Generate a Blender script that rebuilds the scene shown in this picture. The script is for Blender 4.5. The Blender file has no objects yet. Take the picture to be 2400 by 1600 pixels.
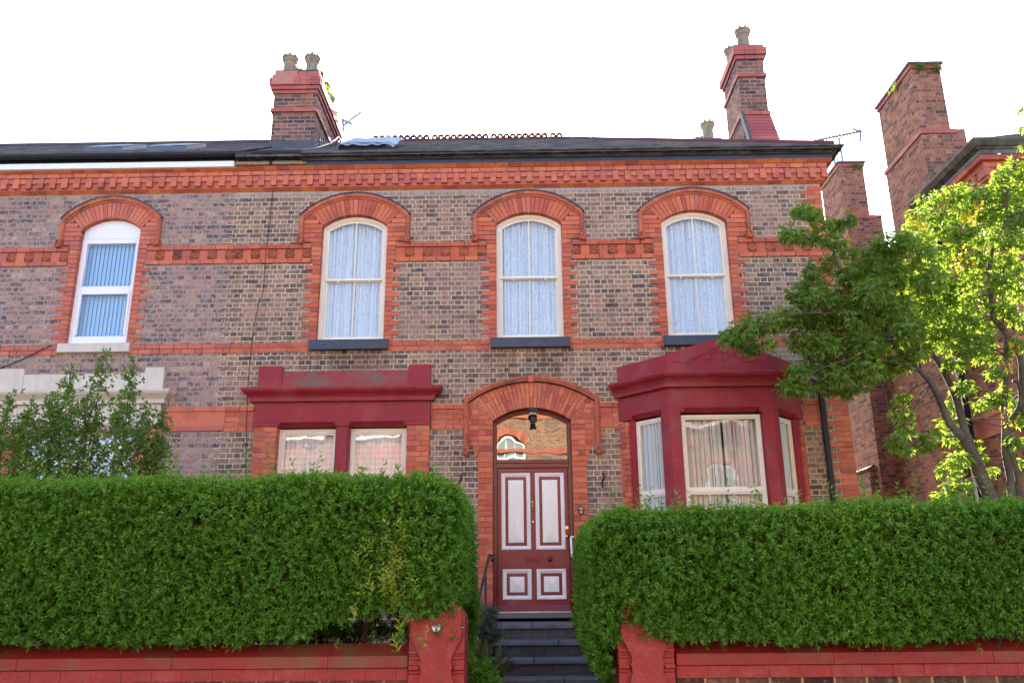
SUNEL, SUNAZ, SKYS, SUNS, EXPO, DUST, OZ, AIR = 29, 2, .115, 4.5, 2.85, 2.0, .5, .6
import bpy, math, random
import numpy as np
from mathutils import Vector, Matrix
from mathutils.geometry import tessellate_polygon
random.seed(8); RNG = np.random.default_rng(8)
PI = math.pi; rad = math.radians
scene = bpy.context.scene
COL = scene.collection
# ---------------------------------------------------------------- camera model
FPX, EYE = 1975.0, 1.6
PITCH, YAW, ROLL = rad(16.752), rad(-0.67), rad(-0.52)
_f = Vector((math.sin(YAW)*math.cos(PITCH), math.cos(YAW)*math.cos(PITCH), math.sin(PITCH)))
_r0 = Vector((math.cos(YAW), -math.sin(YAW), 0)); _u0 = _r0.cross(_f)
_r = math.cos(ROLL)*_r0 + math.sin(ROLL)*_u0; _u = -math.sin(ROLL)*_r0 + math.cos(ROLL)*_u0
def at(px, py, Y):
    """photo pixel (2400x1600) -> world point at depth Y"""
    v = _r*((px-1200)/FPX) - _u*((py-800)/FPX) + _f
    t = Y/v.y
    return Vector((v.x*t, Y, EYE+v.z*t))
cam_d = bpy.data.cameras.new('camera'); cam = bpy.data.objects.new('camera', cam_d); COL.objects.link(cam)
cam.matrix_world = Matrix(((_r.x, _u.x, -_f.x, 0), (_r.y, _u.y, -_f.y, 0), (_r.z, _u.z, -_f.z, EYE), (0, 0, 0, 1)))
cam_d.sensor_width = 36; cam_d.lens = 36*FPX/2400; cam_d.clip_end = 2000; cam_d.clip_start = .05
scene.camera = cam
# ---------------------------------------------------------------- mesh builder
class MB:
    def __init__(s): s.v = []; s.f = []; s.m = []
    def add(s, vs, fs, mi=0):
        b = len(s.v); s.v += [tuple(p) for p in vs]
        for f in fs: s.f.append(tuple(b+i for i in f)); s.m.append(mi)
    def box(s, x0, x1, y0, y1, z0, z1, mi=0):
        s.add([(x, y, z) for x in (x0, x1) for y in (y0, y1) for z in (z0, z1)],
              [(0,1,3,2),(4,6,7,5),(0,4,5,1),(2,3,7,6),(0,2,6,4),(1,5,7,3)], mi)
    def obox(s, A, t, n, s0, s1, d0, d1, z0, z1, mi=0):
        """box on a slanted face: s along t, d outward along n"""
        vs = [(A[0]+t[0]*a+n[0]*d, A[1]+t[1]*a+n[1]*d, z) for a in (s0, s1) for d in (d1, d0) for z in (z0, z1)]
        s.add(vs, [(0,1,3,2),(4,6,7,5),(0,4,5,1),(2,3,7,6),(0,2,6,4),(1,5,7,3)], mi)
    def prism(s, poly, y0, y1, mi=0, axis='y'):
        """poly of (x,z) extruded along y; axis 'z': poly of (x,y) extruded in z; 'x': poly of (y,z)"""
        n = len(poly)
        P = {'y': lambda p, d: (p[0], d, p[1]), 'z': lambda p, d: (p[0], p[1], d), 'x': lambda p, d: (d, p[0], p[1])}[axis]
        vs = [P(p, y0) for p in poly]+[P(p, y1) for p in poly]
        fs = [(i, (i+1) % n, n+(i+1) % n, n+i) for i in range(n)]
        tri = tessellate_polygon([[Vector((p[0], p[1], 0)) for p in poly]])
        fs += [t for t in tri]+[tuple(n+i for i in t) for t in tri]
        s.add(vs, fs, mi)
    def ring(s, outer, inner, y0, y1, mi=0):
        """open or closed strip between two equally long (x,z) lists, extruded in y"""
        n = len(outer)
        vs = [(p[0], y, p[1]) for y in (y0, y1) for L in (outer, inner) for p in L]
        fs = []
        for i in range(n-1):
            fs += [(i, i+1, n+i+1, n+i), (2*n+i, 3*n+i, 3*n+i+1, 2*n+i+1), (i, 2*n+i, 2*n+i+1, i+1), (n+i, n+i+1, 3*n+i+1, 3*n+i)]
        fs += [(0, n, 3*n, 2*n), (n-1, 3*n-1, 4*n-1, 2*n-1)]
        s.add(vs, fs, mi)
    def sheet(s, outer, holes, Y, mi=0, P=None):
        P = P or (lambda a, b: (a, Y, b))
        loops = [outer]+holes
        pts = [p for L in loops for p in L]
        tri = tessellate_polygon([[Vector((p[0], p[1], 0)) for p in L] for L in loops])
        s.add([P(*p) for p in pts], tri, mi)
    def tube(s, pts, r, n=8, mi=0, cap=True):
        pts = [Vector(p) for p in pts]; k = len(pts)
        rs = r if isinstance(r, (list, tuple)) else [r]*k
        b = []
        up = None
        for i, p in enumerate(pts):
            d = (pts[min(i+1, k-1)]-pts[max(i-1, 0)]).normalized()
            if up is None: up = d.orthogonal().normalized()
            e = (up-d*up.dot(d)); e = e.normalized() if e.length > 1e-6 else d.orthogonal().normalized(); up = e
            g = d.cross(e)
            b += [p+(e*math.cos(2*PI*j/n)+g*math.sin(2*PI*j/n))*rs[i] for j in range(n)]
        fs = [(i*n+j, i*n+(j+1) % n, (i+1)*n+(j+1) % n, (i+1)*n+j) for i in range(k-1) for j in range(n)]
        if cap: fs += [tuple(range(n-1, -1, -1)), tuple((k-1)*n+j for j in range(n))]
        s.add(b, fs, mi)
    def lathe(s, prof, c, n=20, mi=0, axis='z'):
        vs = []
        for r, h in prof:
            for j in range(n):
                a = 2*PI*j/n; x, y = r*math.cos(a), r*math.sin(a)
                vs.append((c[0]+x, c[1]+y, c[2]+h) if axis == 'z' else (c[0]+x, c[1]-h, c[2]+y))
        k = len(prof)
        fs = [(i*n+j, i*n+(j+1) % n, (i+1)*n+(j+1) % n, (i+1)*n+j) for i in range(k-1) for j in range(n)]
        fs += [tuple(range(n-1, -1, -1)), tuple((k-1)*n+j for j in range(n))]
        s.add(vs, fs, mi)
    def lump(s, c, r, n=7, m=5, mi=0, rot=0):
        """ellipsoid, r=(rx,ry,rz), rot in the xz plane"""
        vs = [(0, 0, -1)]
        for i in range(1, m):
            t = PI*i/m
            vs += [(math.sin(t)*math.cos(2*PI*j/n), math.sin(t)*math.sin(2*PI*j/n), -math.cos(t)) for j in range(n)]
        vs.append((0, 0, 1))
        fs = [(0, 1+(j+1) % n, 1+j) for j in range(n)]
        for i in range(m-2): fs += [(1+i*n+j, 1+i*n+(j+1) % n, 1+(i+1)*n+(j+1) % n, 1+(i+1)*n+j) for j in range(n)]
        e = len(vs)-1; fs += [(1+(m-2)*n+j, 1+(m-2)*n+(j+1) % n, e) for j in range(n)]
        ca, sa = math.cos(rot), math.sin(rot); o = []
        for x, y, z in vs:
            x, y, z = x*r[0], y*r[1], z*r[2]
            o.append((c[0]+x*ca-z*sa, c[1]+y, c[2]+x*sa+z*ca))
        s.add(o, fs, mi)
    def sweep(s, path, prof, mi=0, cap=True):
        """profile of (outward offset, z) along a plan path of (x,y), mitred"""
        k = len(path); N = []
        for i in range(k-1):
            d = Vector((path[i+1][0]-path[i][0], path[i+1][1]-path[i][1])).normalized(); N.append(Vector((d.y, -d.x)))
        vs = []
        for i in range(k):
            if i == 0: m = N[0]
            elif i == k-1: m = N[-1]
            else: m = (N[i-1]+N[i])/(1+N[i-1].dot(N[i]))
            vs += [(path[i][0]+m.x*o, path[i][1]+m.y*o, z) for o, z in prof]
        q = len(prof)
        fs = [(i*q+j, (i+1)*q+j, (i+1)*q+j+1, i*q+j+1) for i in range(k-1) for j in range(q-1)]
        if cap: fs += [tuple(range(q)), tuple((k-1)*q+j for j in range(q-1, -1, -1))]
        s.add(vs, fs, mi)
    def arcblocks(s, cx, cz, r0, r1, a0, a1, n, y0, y1, gap=.006, mi=0, sub=2):
        """wedge blocks round an arch; r1 may be a function of the angle"""
        R1 = r1 if callable(r1) else (lambda a: r1)
        R0 = r0 if callable(r0) else (lambda a: r0)
        for i in range(n):
            b0 = a0+(a1-a0)*i/n; b1 = a0+(a1-a0)*(i+1)/n
            g = gap/2/R0((b0+b1)/2); b0 += g; b1 -= g
            A = [b0+(b1-b0)*j/sub for j in range(sub+1)]
            P = [(cx+R0(a)*math.sin(a), cz+R0(a)*math.cos(a)) for a in A]+[(cx+R1(a)*math.sin(a), cz+R1(a)*math.cos(a)) for a in reversed(A)]
            s.prism(P, y0, y1, mi)
    def build(s, name, mats, parent=None, smooth=False, bevel=0):
        me = bpy.data.meshes.new(name); me.from_pydata(s.v, [], s.f)
        for m in (mats if isinstance(mats, (list, tuple)) else [mats]): me.materials.append(m)
        me.polygons.foreach_set('material_index', s.m)
        if smooth: me.polygons.foreach_set('use_smooth', [True]*len(s.f))
        import bmesh
        bm = bmesh.new(); bm.from_mesh(me); bmesh.ops.recalc_face_normals(bm, faces=bm.faces); bm.to_mesh(me); bm.free()
        return link(name, me, parent, bevel)
def link(name, me, parent=None, bevel=0):
    o = bpy.data.objects.new(name, me); COL.objects.link(o)
    if parent is not None:
        o.parent = parent
        w = Vector((0, 0, 0)); p = parent
        while p is not None: w += p.location; p = p.parent
        o.location = -w
    if bevel:
        b = o.modifiers.new('bevel', 'BEVEL'); b.width = bevel; b.segments = 2; b.limit_method = 'ANGLE'; b.angle_limit = rad(40)
    return o
def tag(o, label=None, cat=None, group=None, kind=None):
    if label: o['label'] = label
    if cat: o['category'] = cat
    if group: o['group'] = group
    if kind: o['kind'] = kind
    return o
def thing(name, loc, label, cat, group=None):
    o = bpy.data.objects.new(name, None); COL.objects.link(o); o.location = loc; o.empty_display_size = .2
    return tag(o, label, cat, group)
# ---------------------------------------------------------------- materials
class N:
    def __init__(s, name):
        s.mat = bpy.data.materials.new(name); s.mat.use_nodes = True; s.nt = s.mat.node_tree; s.nt.nodes.clear()
        s.out = s.n('ShaderNodeOutputMaterial')
    def n(s, t, **k):
        x = s.nt.nodes.new(t)
        for a, v in k.items(): setattr(x, a, v)
        return x
    def l(s, a, b): s.nt.links.new(a, b)
    def val(s, sock, v):
        if hasattr(v, 'is_linked') or isinstance(v, bpy.types.NodeSocket): s.l(v, sock)
        else: sock.default_value = v
    def math(s, op, a, b=0.0, c=None, clamp=False):
        x = s.n('ShaderNodeMath', operation=op, use_clamp=clamp); s.val(x.inputs[0], a); s.val(x.inputs[1], b)
        if c is not None: s.val(x.inputs[2], c)
        return x.outputs[0]
    def mix(s, fac, a, b, blend='MIX'):
        x = s.n('ShaderNodeMix', data_type='RGBA', blend_type=blend); s.val(x.inputs[0], fac)
        for i, v in ((6, a), (7, b)): s.val(x.inputs[i], v if not isinstance(v, tuple) else (*v[:3], 1))
        return x.outputs[2]
    def noise(s, vec, scale, detail=3, rough=.55):
        x = s.n('ShaderNodeTexNoise'); x.inputs['Scale'].default_value = scale; x.inputs['Detail'].default_value = detail; x.inputs['Roughness'].default_value = rough
        if vec is not None: s.l(vec, x.inputs['Vector'])
        return x.outputs['Fac']
    def ramp(s, fac, stops, interp='LINEAR'):
        x = s.n('ShaderNodeValToRGB'); x.color_ramp.interpolation = interp; e = x.color_ramp.elements
        while len(e) < len(stops): e.new(.5)
        for i, (p, c) in enumerate(stops): e[i].position = p; e[i].color = (*c, 1)
        s.l(fac, x.inputs[0]); return x.outputs[0]
    def rng(s, v, a, b, c=0, d=1):
        x = s.n('ShaderNodeMapRange'); s.l(v, x.inputs[0])
        for i, q in enumerate((a, b, c, d)): x.inputs[i+1].default_value = q
        return x.outputs[0]
    def coord(s): return s.n('ShaderNodeTexCoord').outputs['Object']
    def bump(s, h, dist, strength=1.0):
        x = s.n('ShaderNodeBump'); x.inputs['Distance'].default_value = dist; x.inputs['Strength'].default_value = strength; s.l(h, x.inputs['Height']); return x.outputs[0]
    def pbr(s, col, rough=.6, metal=0, spec=.5, normal=None, coat=0, **kw):
        p = s.n('ShaderNodeBsdfPrincipled')
        s.val(p.inputs['Base Color'], col if not isinstance(col, tuple) else (*col[:3], 1)); s.val(p.inputs['Roughness'], rough)
        p.inputs['Metallic'].default_value = metal; p.inputs['Specular IOR Level'].default_value = spec; p.inputs['Coat Weight'].default_value = coat
        p.inputs['Coat Roughness'].default_value = .08
        if normal is not None: s.l(normal, p.inputs['Normal'])
        if kw.get('end', True): s.l(p.outputs[0], s.out.inputs[0])
        return p.outputs[0]
M = {}
def uvcoord(k, wob=.010, wscale=9):
    """(u, z) with u = x or y by the face's normal, slightly wobbled"""
    sep = k.n('ShaderNodeSeparateXYZ'); c = k.coord(); k.l(c, sep.inputs[0])
    ns = k.n('ShaderNodeSeparateXYZ'); k.l(k.n('ShaderNodeNewGeometry').outputs['Normal'], ns.inputs[0])
    side = k.math('GREATER_THAN', k.math('ABSOLUTE', ns.outputs[0]), .6)
    u = k.math('ADD', k.math('MULTIPLY', side, sep.outputs[1]), k.math('MULTIPLY', k.math('SUBTRACT', 1.0, side), sep.outputs[0]))
    w = k.n('ShaderNodeTexNoise'); w.inputs['Scale'].default_value = wscale; w.inputs['Detail'].default_value = 2; k.l(c, w.inputs['Vector'])
    ws = k.n('ShaderNodeSeparateColor'); k.l(w.outputs['Color'], ws.inputs[0])
    u = k.math('ADD', u, k.math('MULTIPLY', k.math('SUBTRACT', ws.outputs[0], .5), wob*2))
    v = k.math('ADD', sep.outputs[2], k.math('MULTIPLY', k.math('SUBTRACT', ws.outputs[1], .5), wob*1.3))
    cb = k.n('ShaderNodeCombineXYZ'); k.l(u, cb.inputs[0]); k.l(v, cb.inputs[1])
    return cb.outputs[0], c
def brick_mat(name, stops, mortar, bw=.235, rh=.085, ms=.007, english=True, smear=0, wob=.009, mortar2=None, shift=(0, 0), blot=.5, mott=.5, extra=None):
    k = N(name); vec, c = uvcoord(k, wob)
    mp = k.n('ShaderNodeMapping'); mp.inputs['Location'].default_value = (shift[0], shift[1], 0); k.l(vec, mp.inputs[0])
    b = k.n('ShaderNodeTexBrick', offset=.5, offset_frequency=2, squash=.5 if english else 1.0, squash_frequency=2)
    for nm, v in (('Scale', 1), ('Mortar Size', ms), ('Mortar Smooth', .35), ('Bias', 0), ('Brick Width', bw), ('Row Height', rh)): b.inputs[nm].default_value = v
    b.inputs['Color1'].default_value = (0, 0, 0, 1); b.inputs['Color2'].default_value = (1, 1, 1, 1); b.inputs['Mortar'].default_value = (.5, .5, .5, 1)
    k.l(mp.outputs[0], b.inputs['Vector'])
    fine = k.noise(c, 26, 4, .65); mid = k.noise(c, 7, 3)
    t = k.math('ADD', b.outputs['Color'], k.math('MULTIPLY', k.math('SUBTRACT', mid, .5), blot), clamp=True)
    col = k.ramp(t, stops)
    col = k.mix(k.rng(fine, .42, .68, 0, .85), col, k.mix(1.0, col, (.50, .46, .46), 'MULTIPLY'))
    blo = k.noise(c, 13, 4, .6)
    col = k.mix(k.rng(blo, .56, .70, 0, mott), col, (.078, .064, .062))
    col = k.mix(k.rng(k.noise(c, 19, 3, .6), .58, .72, 0, mott*.8), col, (.42, .36, .33))
    mcol = k.mix(k.rng(k.noise(c, 38, 3), .35, .7, 0, .6), mortar, k.mix(1.0, mortar, (.55, .52, .5), 'MULTIPLY'))
    if mortar2: mcol = k.mix(k.rng(k.noise(c, 2.2, 3), .4, .6), mcol, mortar2)
    fac = b.outputs['Fac']
    if smear:
        fac = k.math('MAXIMUM', fac, k.math('MULTIPLY', k.rng(k.noise(c, 17, 4, .6), .60-.16*smear, .72-.16*smear), smear, clamp=True))
    col = k.mix(fac, col, mcol)
    big = k.noise(c, .7, 3)
    col = k.mix(k.rng(big, .35, .7, 0, .35), col, (.72, .68, .66), 'MULTIPLY')
    h = k.math('ADD', k.math('MULTIPLY', k.math('SUBTRACT', 1.0, fac), .8), k.math('MULTIPLY', fine, .5))
    if extra: col = extra(k, c, col)
    k.pbr(col, k.rng(fine, .3, .7, .8, .98), spec=.06, normal=k.bump(h, .012, .8)); M[name] = k.mat
def island_mat(name, stops, rough=.75, spec=.3, blot=.25, bump=.002, coat=0, streak=None):
    """colour by piece (each brick, tile or slat a little different)"""
    k = N(name); c = k.coord(); g = k.n('ShaderNodeNewGeometry')
    f = k.noise(c, 24, 4, .6); m = k.noise(c, 5, 3)
    t = k.math('ADD', g.outputs['Random Per Island'], k.math('MULTIPLY', k.math('SUBTRACT', m, .5), blot), clamp=True)
    col = k.ramp(t, stops)
    col = k.mix(k.rng(f, .4, .75, 0, .5), col, (.7, .62, .6), 'MULTIPLY')
    if streak: col = k.mix(k.rng(k.noise(c, 3.1, 4, .7), .52, .70, 0, streak[1]), col, streak[0])
    k.pbr(col, k.rng(f, .3, .7, rough-.08, rough+.1), spec=spec, normal=k.bump(f, bump), coat=coat); M[name] = k.mat
def paint_mat(name, col, rough=.45, spec=.5, vary=.25, dirt=None, bump=.0015, bscale=30, coat=0, metal=0, dirtscale=2.5, dlo=.5, dhi=.72, runs=None, chips=None):
    k = N(name); c = k.coord(); f = k.noise(c, bscale, 4); m = k.noise(c, 2.3, 4)
    d = tuple(x*(1-vary) for x in col)
    cc = k.mix(k.rng(m, .3, .7), col, d)
    if dirt: cc = k.mix(k.rng(k.noise(c, dirtscale, 5, .65), dlo, dhi, 0, dirt[1]), cc, dirt[0])
    if runs:                                     # rain runs and grime
        mp = k.n('ShaderNodeMapping'); mp.inputs['Scale'].default_value = (7, 7, .8); k.l(c, mp.inputs[0])
        cc = k.mix(k.rng(k.noise(mp.outputs[0], 1.6, 4, .6), .50, .68, 0, runs[1]), cc, runs[0])
    if chips: cc = k.mix(k.rng(k.noise(c, 21, 5, .7), .66, .69, 0, chips[1]), cc, chips[0])
    k.pbr(cc, k.rng(f, .3, .7, max(rough-.08, .03), rough+.08), spec=spec, normal=k.bump(f, bump), coat=coat, metal=metal); M[name] = k.mat
def weather(k, c, col):
    """pale bloom under the cornice, sooty runs under the sills, rubbed pinkish and repaired patches"""
    s = k.n('ShaderNodeSeparateXYZ'); k.l(c, s.inputs[0]); x, z = s.outputs[0], s.outputs[2]
    n1, n2 = k.noise(c, 5, 4, .65), k.noise(c, 1.1, 4, .6)
    pale = k.math('MULTIPLY', k.rng(z, 8.30, 8.38), k.rng(n1, .38, .55, .2, .75))
    col = k.mix(pale, col, (.40, .37, .34))
    st = k.n('ShaderNodeMapping'); st.inputs['Scale'].default_value = (5, 1, .7); k.l(c, st.inputs[0])
    run = k.noise(st.outputs[0], 1.5, 4, .6)
    d = None
    for xc in (-2.865, .15, 3.005):
        e = k.math('SUBTRACT', 1.0, k.rng(k.math('ABSOLUTE', k.math('SUBTRACT', x, xc)), .5, .95)); d = e if d is None else k.math('MAXIMUM', d, e)
    soot = k.math('MULTIPLY', k.math('MULTIPLY', d, k.math('MULTIPLY', k.rng(z, 4.75, 5.3), k.math('LESS_THAN', z, 5.52))), k.rng(run, .38, .62, .15, .9))
    col = k.mix(soot, col, k.mix(1.0, col, (.55, .50, .44), 'MULTIPLY'))
    col = k.mix(k.rng(n2, .56, .70, 0, .55), col, (.40, .25, .20))
    col = k.mix(k.rng(k.noise(c, 1.7, 5, .65), .58, .74, 0, .6), col, k.mix(1.0, col, (.58, .55, .56), 'MULTIPLY'))
    return col
brick_mat('brown_brick', [(0, (.13, .098, .090)), (.18, (.205, .145, .122)), (.45, (.29, .200, .148)), (.70, (.355, .245, .175)), (.88, (.42, .275, .19)), (1, (.46, .25, .165))],
          (.76, .64, .43), ms=.008, mortar2=(.58, .48, .33), blot=.6, wob=.012, mott=.9, extra=weather)
brick_mat('smeared_brick', [(0, (.16, .115, .10)), (.3, (.27, .178, .14)), (.6, (.43, .25, .18)), (.85, (.53, .29, .19)), (1, (.60, .42, .28))],
          (.42, .35, .32), ms=.012, smear=.75, mortar2=(.37, .305, .285), wob=.014, mott=.35, shift=(.05, 0))
brick_mat('side_brick', [(0, (.13, .075, .065)), (.25, (.24, .105, .075)), (.6, (.38, .145, .085)), (.85, (.45, .18, .10)), (1, (.50, .23, .12))],
          (.34, .28, .22), ms=.007, english=True, shift=(.02, .03))
brick_mat('stack_brick', [(0, (.08, .055, .05)), (.3, (.15, .085, .07)), (.6, (.27, .115, .08)), (.85, (.36, .14, .085)), (1, (.40, .17, .10))],
          (.25, .22, .21), ms=.010, english=False, smear=.35, mortar2=(.36, .31, .27), shift=(.1, .02))
brick_mat('street_brick', [(0, (.16, .10, .07)), (.4, (.28, .16, .09)), (.8, (.42, .22, .11)), (1, (.5, .22, .10))], (.45, .38, .28))
brick_mat('wall_base_brick', [(0, (.06, .04, .035)), (.4, (.11, .065, .05)), (1, (.19, .10, .07))], (.42, .30, .2), ms=.012, english=False, wob=.006, shift=(.1, -.005))
RED = [(0, (.38, .085, .055)), (.2, (.50, .115, .060)), (.55, (.58, .150, .072)), (.85, (.64, .19, .09)), (1, (.44, .105, .085))]
island_mat('red_brick', RED, streak=((.20, .075, .065), .5))
island_mat('band_brick', [(0, (.43, .12, .085)), (.3, (.55, .155, .09)), (.7, (.62, .19, .105)), (1, (.46, .13, .11))], streak=((.20, .08, .075), .5))
island_mat('eaves_brick', [(0, (.42, .10, .05)), (.35, (.56, .15, .06)), (.75, (.64, .20, .075)), (1, (.34, .075, .05))], streak=((.18, .06, .045), .5))
island_mat('dark_red_brick', [(0, (.32, .08, .075)), (.5, (.42, .105, .09)), (1, (.48, .14, .11))], streak=((.14, .07, .06), .5))
island_mat('pink_brick', [(0, (.40, .15, .12)), (.5, (.48, .19, .15)), (1, (.53, .23, .18))])
paint_mat('crest_tile', (.16, .055, .06), .8, .2, .3)
paint_mat('terracotta', (.50, .14, .07), .7, .2, .3, dirt=((.07, .05, .05), .75), bump=.006, dirtscale=5, dlo=.48, dhi=.64)
paint_mat('red_mortar', (.11, .06, .05), .9, .1, .4)
paint_mat('pale_mortar', (.36, .27, .21), .9, .1, .5, dirt=((.12, .07, .06), .9), dirtscale=2, dlo=.42, dhi=.58)
island_mat('hood_brick', [(0, (.36, .085, .055)), (.5, (.48, .13, .065)), (1, (.54, .165, .08))], streak=((.10, .06, .055), .75))
paint_mat('maroon', (.315, .024, .034), .5, .25, .2, dirt=((.33, .13, .13), .35), bump=.004, bscale=40, runs=((.17, .03, .03), .45), chips=((.42, .24, .22), .5))
paint_mat('maroon_mossy', (.32, .045, .055), .6, .3, .2, dirt=((.15, .115, .085), .85), bump=.006, dirtscale=3.2, dlo=.44, dhi=.64)
paint_mat('moss_ledge', (.22, .19, .14), .8, .2, .3, dirt=((.16, .15, .07), .9), bump=.006, dirtscale=5, dlo=.4, dhi=.6)
paint_mat('wall_red', (.31, .026, .028), .5, .4, .2, dirt=((.36, .10, .09), .55), bump=.006, bscale=34, dirtscale=6, runs=((.20, .035, .03), .5), chips=((.40, .20, .17), .35))
paint_mat('coping_red', (.27, .024, .025), .5, .4, .25, dirt=((.12, .095, .04), .85), bump=.005, dirtscale=2.0, dlo=.48, dhi=.66, chips=((.36, .18, .15), .4))
paint_mat('cream_paint', (.84, .78, .64), .45, .3, .08, dirt=((.45, .36, .24), .45), dirtscale=9, dlo=.60, dhi=.76)
paint_mat('white_plastic', (.82, .83, .84), .25, .5, .03)
paint_mat('cream_stone', (.64, .59, .49), .6, .3, .08, dirt=((.4, .38, .33), .3), runs=((.42, .39, .32), .4))
paint_mat('navy_paint', (.022, .032, .050), .32, .5, .3, dirt=((.06, .06, .06), .4))
paint_mat('gutter_paint', (.055, .050, .048), .45, .45, .4, dirt=((.17, .15, .12), .75), dirtscale=3, dlo=.45, dhi=.65)
paint_mat('black_plastic', (.012, .014, .020), .45, .3, .2)
island_mat('slate_tile', [(0, (.09, .10, .115)), (.5, (.14, .15, .17)), (.85, (.19, .195, .20)), (1, (.22, .21, .18))], rough=.9, spec=.0, streak=((.13, .13, .10), .6))
paint_mat('iron', (.018, .018, .022), .4, .5, .3)
paint_mat('old_iron', (.03, .02, .018), .8, .3, .3)
paint_mat('lead', (.10, .108, .12), .7, .15, .3)
paint_mat('pot_clay', (.36, .29, .19), .8, .2, .35, dirt=((.10, .09, .075), .8), bump=.004, dirtscale=5)
paint_mat('pot_red', (.42, .12, .08), .75, .25, .2)
paint_mat('brass', (.65, .42, .11), .25, .5, .2, metal=1)
paint_mat('steel', (.55, .55, .55), .35, .5, .2, metal=1, dirt=((.25, .1, .08), .6), dirtscale=30)
paint_mat('aerial_metal', (.30, .31, .34), .4, .5, .2, metal=.6)
paint_mat('tread_stone', (.12, .125, .13), .55, .45, .3, dirt=((.05, .05, .05), .7), dirtscale=4)
paint_mat('riser_stone', (.095, .082, .072), .85, .3, .5, dirt=((.10, .085, .07), .7), dirtscale=9, bump=.008)
paint_mat('asphalt', (.055, .055, .058), .9, .3, .3, bump=.004, bscale=90)
paint_mat('paving', (.27, .26, .24), .85, .3, .2, bump=.003)
paint_mat('soil', (.07, .05, .035), .95, .1, .4, bump=.02, bscale=12)
paint_mat('dull_ground', (.12, .13, .07), .95, .1, .4)
paint_mat('tarp', (.24, .33, .40), .7, .15, .1, bump=.01, bscale=14)
paint_mat('bark', (.10, .078, .06), .9, .2, .45, dirt=((.17, .19, .12), .6), bump=.01, bscale=22)
paint_mat('twig', (.10, .07, .045), .9, .2, .4, bump=.01, bscale=20)
paint_mat('door_gloss', (.20, .008, .018), .22, .32, .15, bump=.004, bscale=75, coat=.15)
paint_mat('frame_gloss', (.12, .006, .014), .2, .35, .15, bump=.002, bscale=60, coat=.15)
paint_mat('threshold', (.20, .02, .07), .4, .5, .2)
paint_mat('door_white', (.78, .755, .69), .3, .5, .04, bump=.0008)
paint_mat('sky_tinted_blind', (.36, .60, .84), .8, .2, .05)  # blue of the sky's reflection is put into the slat colour
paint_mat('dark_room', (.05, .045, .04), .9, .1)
paint_mat('grey_board', (.10, .12, .15), .4, .4, .2)
paint_mat('dead_leaf', (.30, .17, .09), .8, .2, .4)
# slates
def slate_mat(name, a, b):
    k = N(name); sep = k.n('ShaderNodeSeparateXYZ'); c = k.coord(); k.l(c, sep.inputs[0])
    cb = k.n('ShaderNodeCombineXYZ'); k.l(k.math('ADD', sep.outputs[0], k.math('MULTIPLY', sep.outputs[1], .13)), cb.inputs[0]); k.l(k.math('MULTIPLY', sep.outputs[2], 1.9), cb.inputs[1])
    t = k.n('ShaderNodeTexBrick', offset=.5)
    for nm, v in (('Scale', 1), ('Mortar Size', .006), ('Mortar Smooth', .1), ('Brick Width', .28), ('Row Height', .21)): t.inputs[nm].default_value = v
    t.inputs['Color1'].default_value = (*a, 1); t.inputs['Color2'].default_value = (*b, 1); t.inputs['Mortar'].default_value = (.03, .03, .03, 1)
    k.l(cb.outputs[0], t.inputs['Vector']); f = k.noise(c, 9, 4)
    col = k.mix(k.rng(f, .45, .75, 0, .7), t.outputs['Color'], (.16, .15, .13))
    h = k.math('ADD', t.outputs['Fac'], k.math('FRACT', k.math('MULTIPLY', sep.outputs[2], 1.9/.21)))
    k.pbr(col, .95, spec=.0, normal=k.bump(h, .012, .9)); M[name] = k.mat
slate_mat('slate', (.075, .08, .092), (.125, .125, .135))
# glass: clear sheet with a mirror film that grows at grazing angles; old panes are wavy
def glass_mat(name, wav, ior=1.75, scale=1.6):
    k = N(name); c = k.coord(); nb = k.bump(k.noise(c, scale, 2), wav)
    tr = k.n('ShaderNodeBsdfTransparent'); tr.inputs[0].default_value = (.93, .95, .95, 1)
    gl = k.n('ShaderNodeBsdfGlossy'); gl.inputs['Roughness'].default_value = .0; k.l(nb, gl.inputs['Normal'])
    fr = k.n('ShaderNodeFresnel'); bf = k.n('ShaderNodeNewGeometry').outputs['Backfacing']; k.l(k.math('ADD', k.math('MULTIPLY', bf, 1/ior-ior), ior), fr.inputs['IOR']); k.l(nb, fr.inputs['Normal'])
    mx = k.n('ShaderNodeMixShader'); k.l(fr.outputs[0], mx.inputs[0]); k.l(tr.outputs[0], mx.inputs[1]); k.l(gl.outputs[0], mx.inputs[2]); k.l(mx.outputs[0], k.out.inputs[0])
    M[name] = k.mat
glass_mat('glass', .003, 2.0); glass_mat('bay_glass', .003, 1.5);
paint_mat('street_pane', (.20, .24, .20), .3, .5, .2); glass_mat('old_glass', .006, 1.9, 1.8); glass_mat('fan_glass', .0035, 2.5, 1.1); glass_mat('wavy_glass', .005, 1.9, 1.6)
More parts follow.
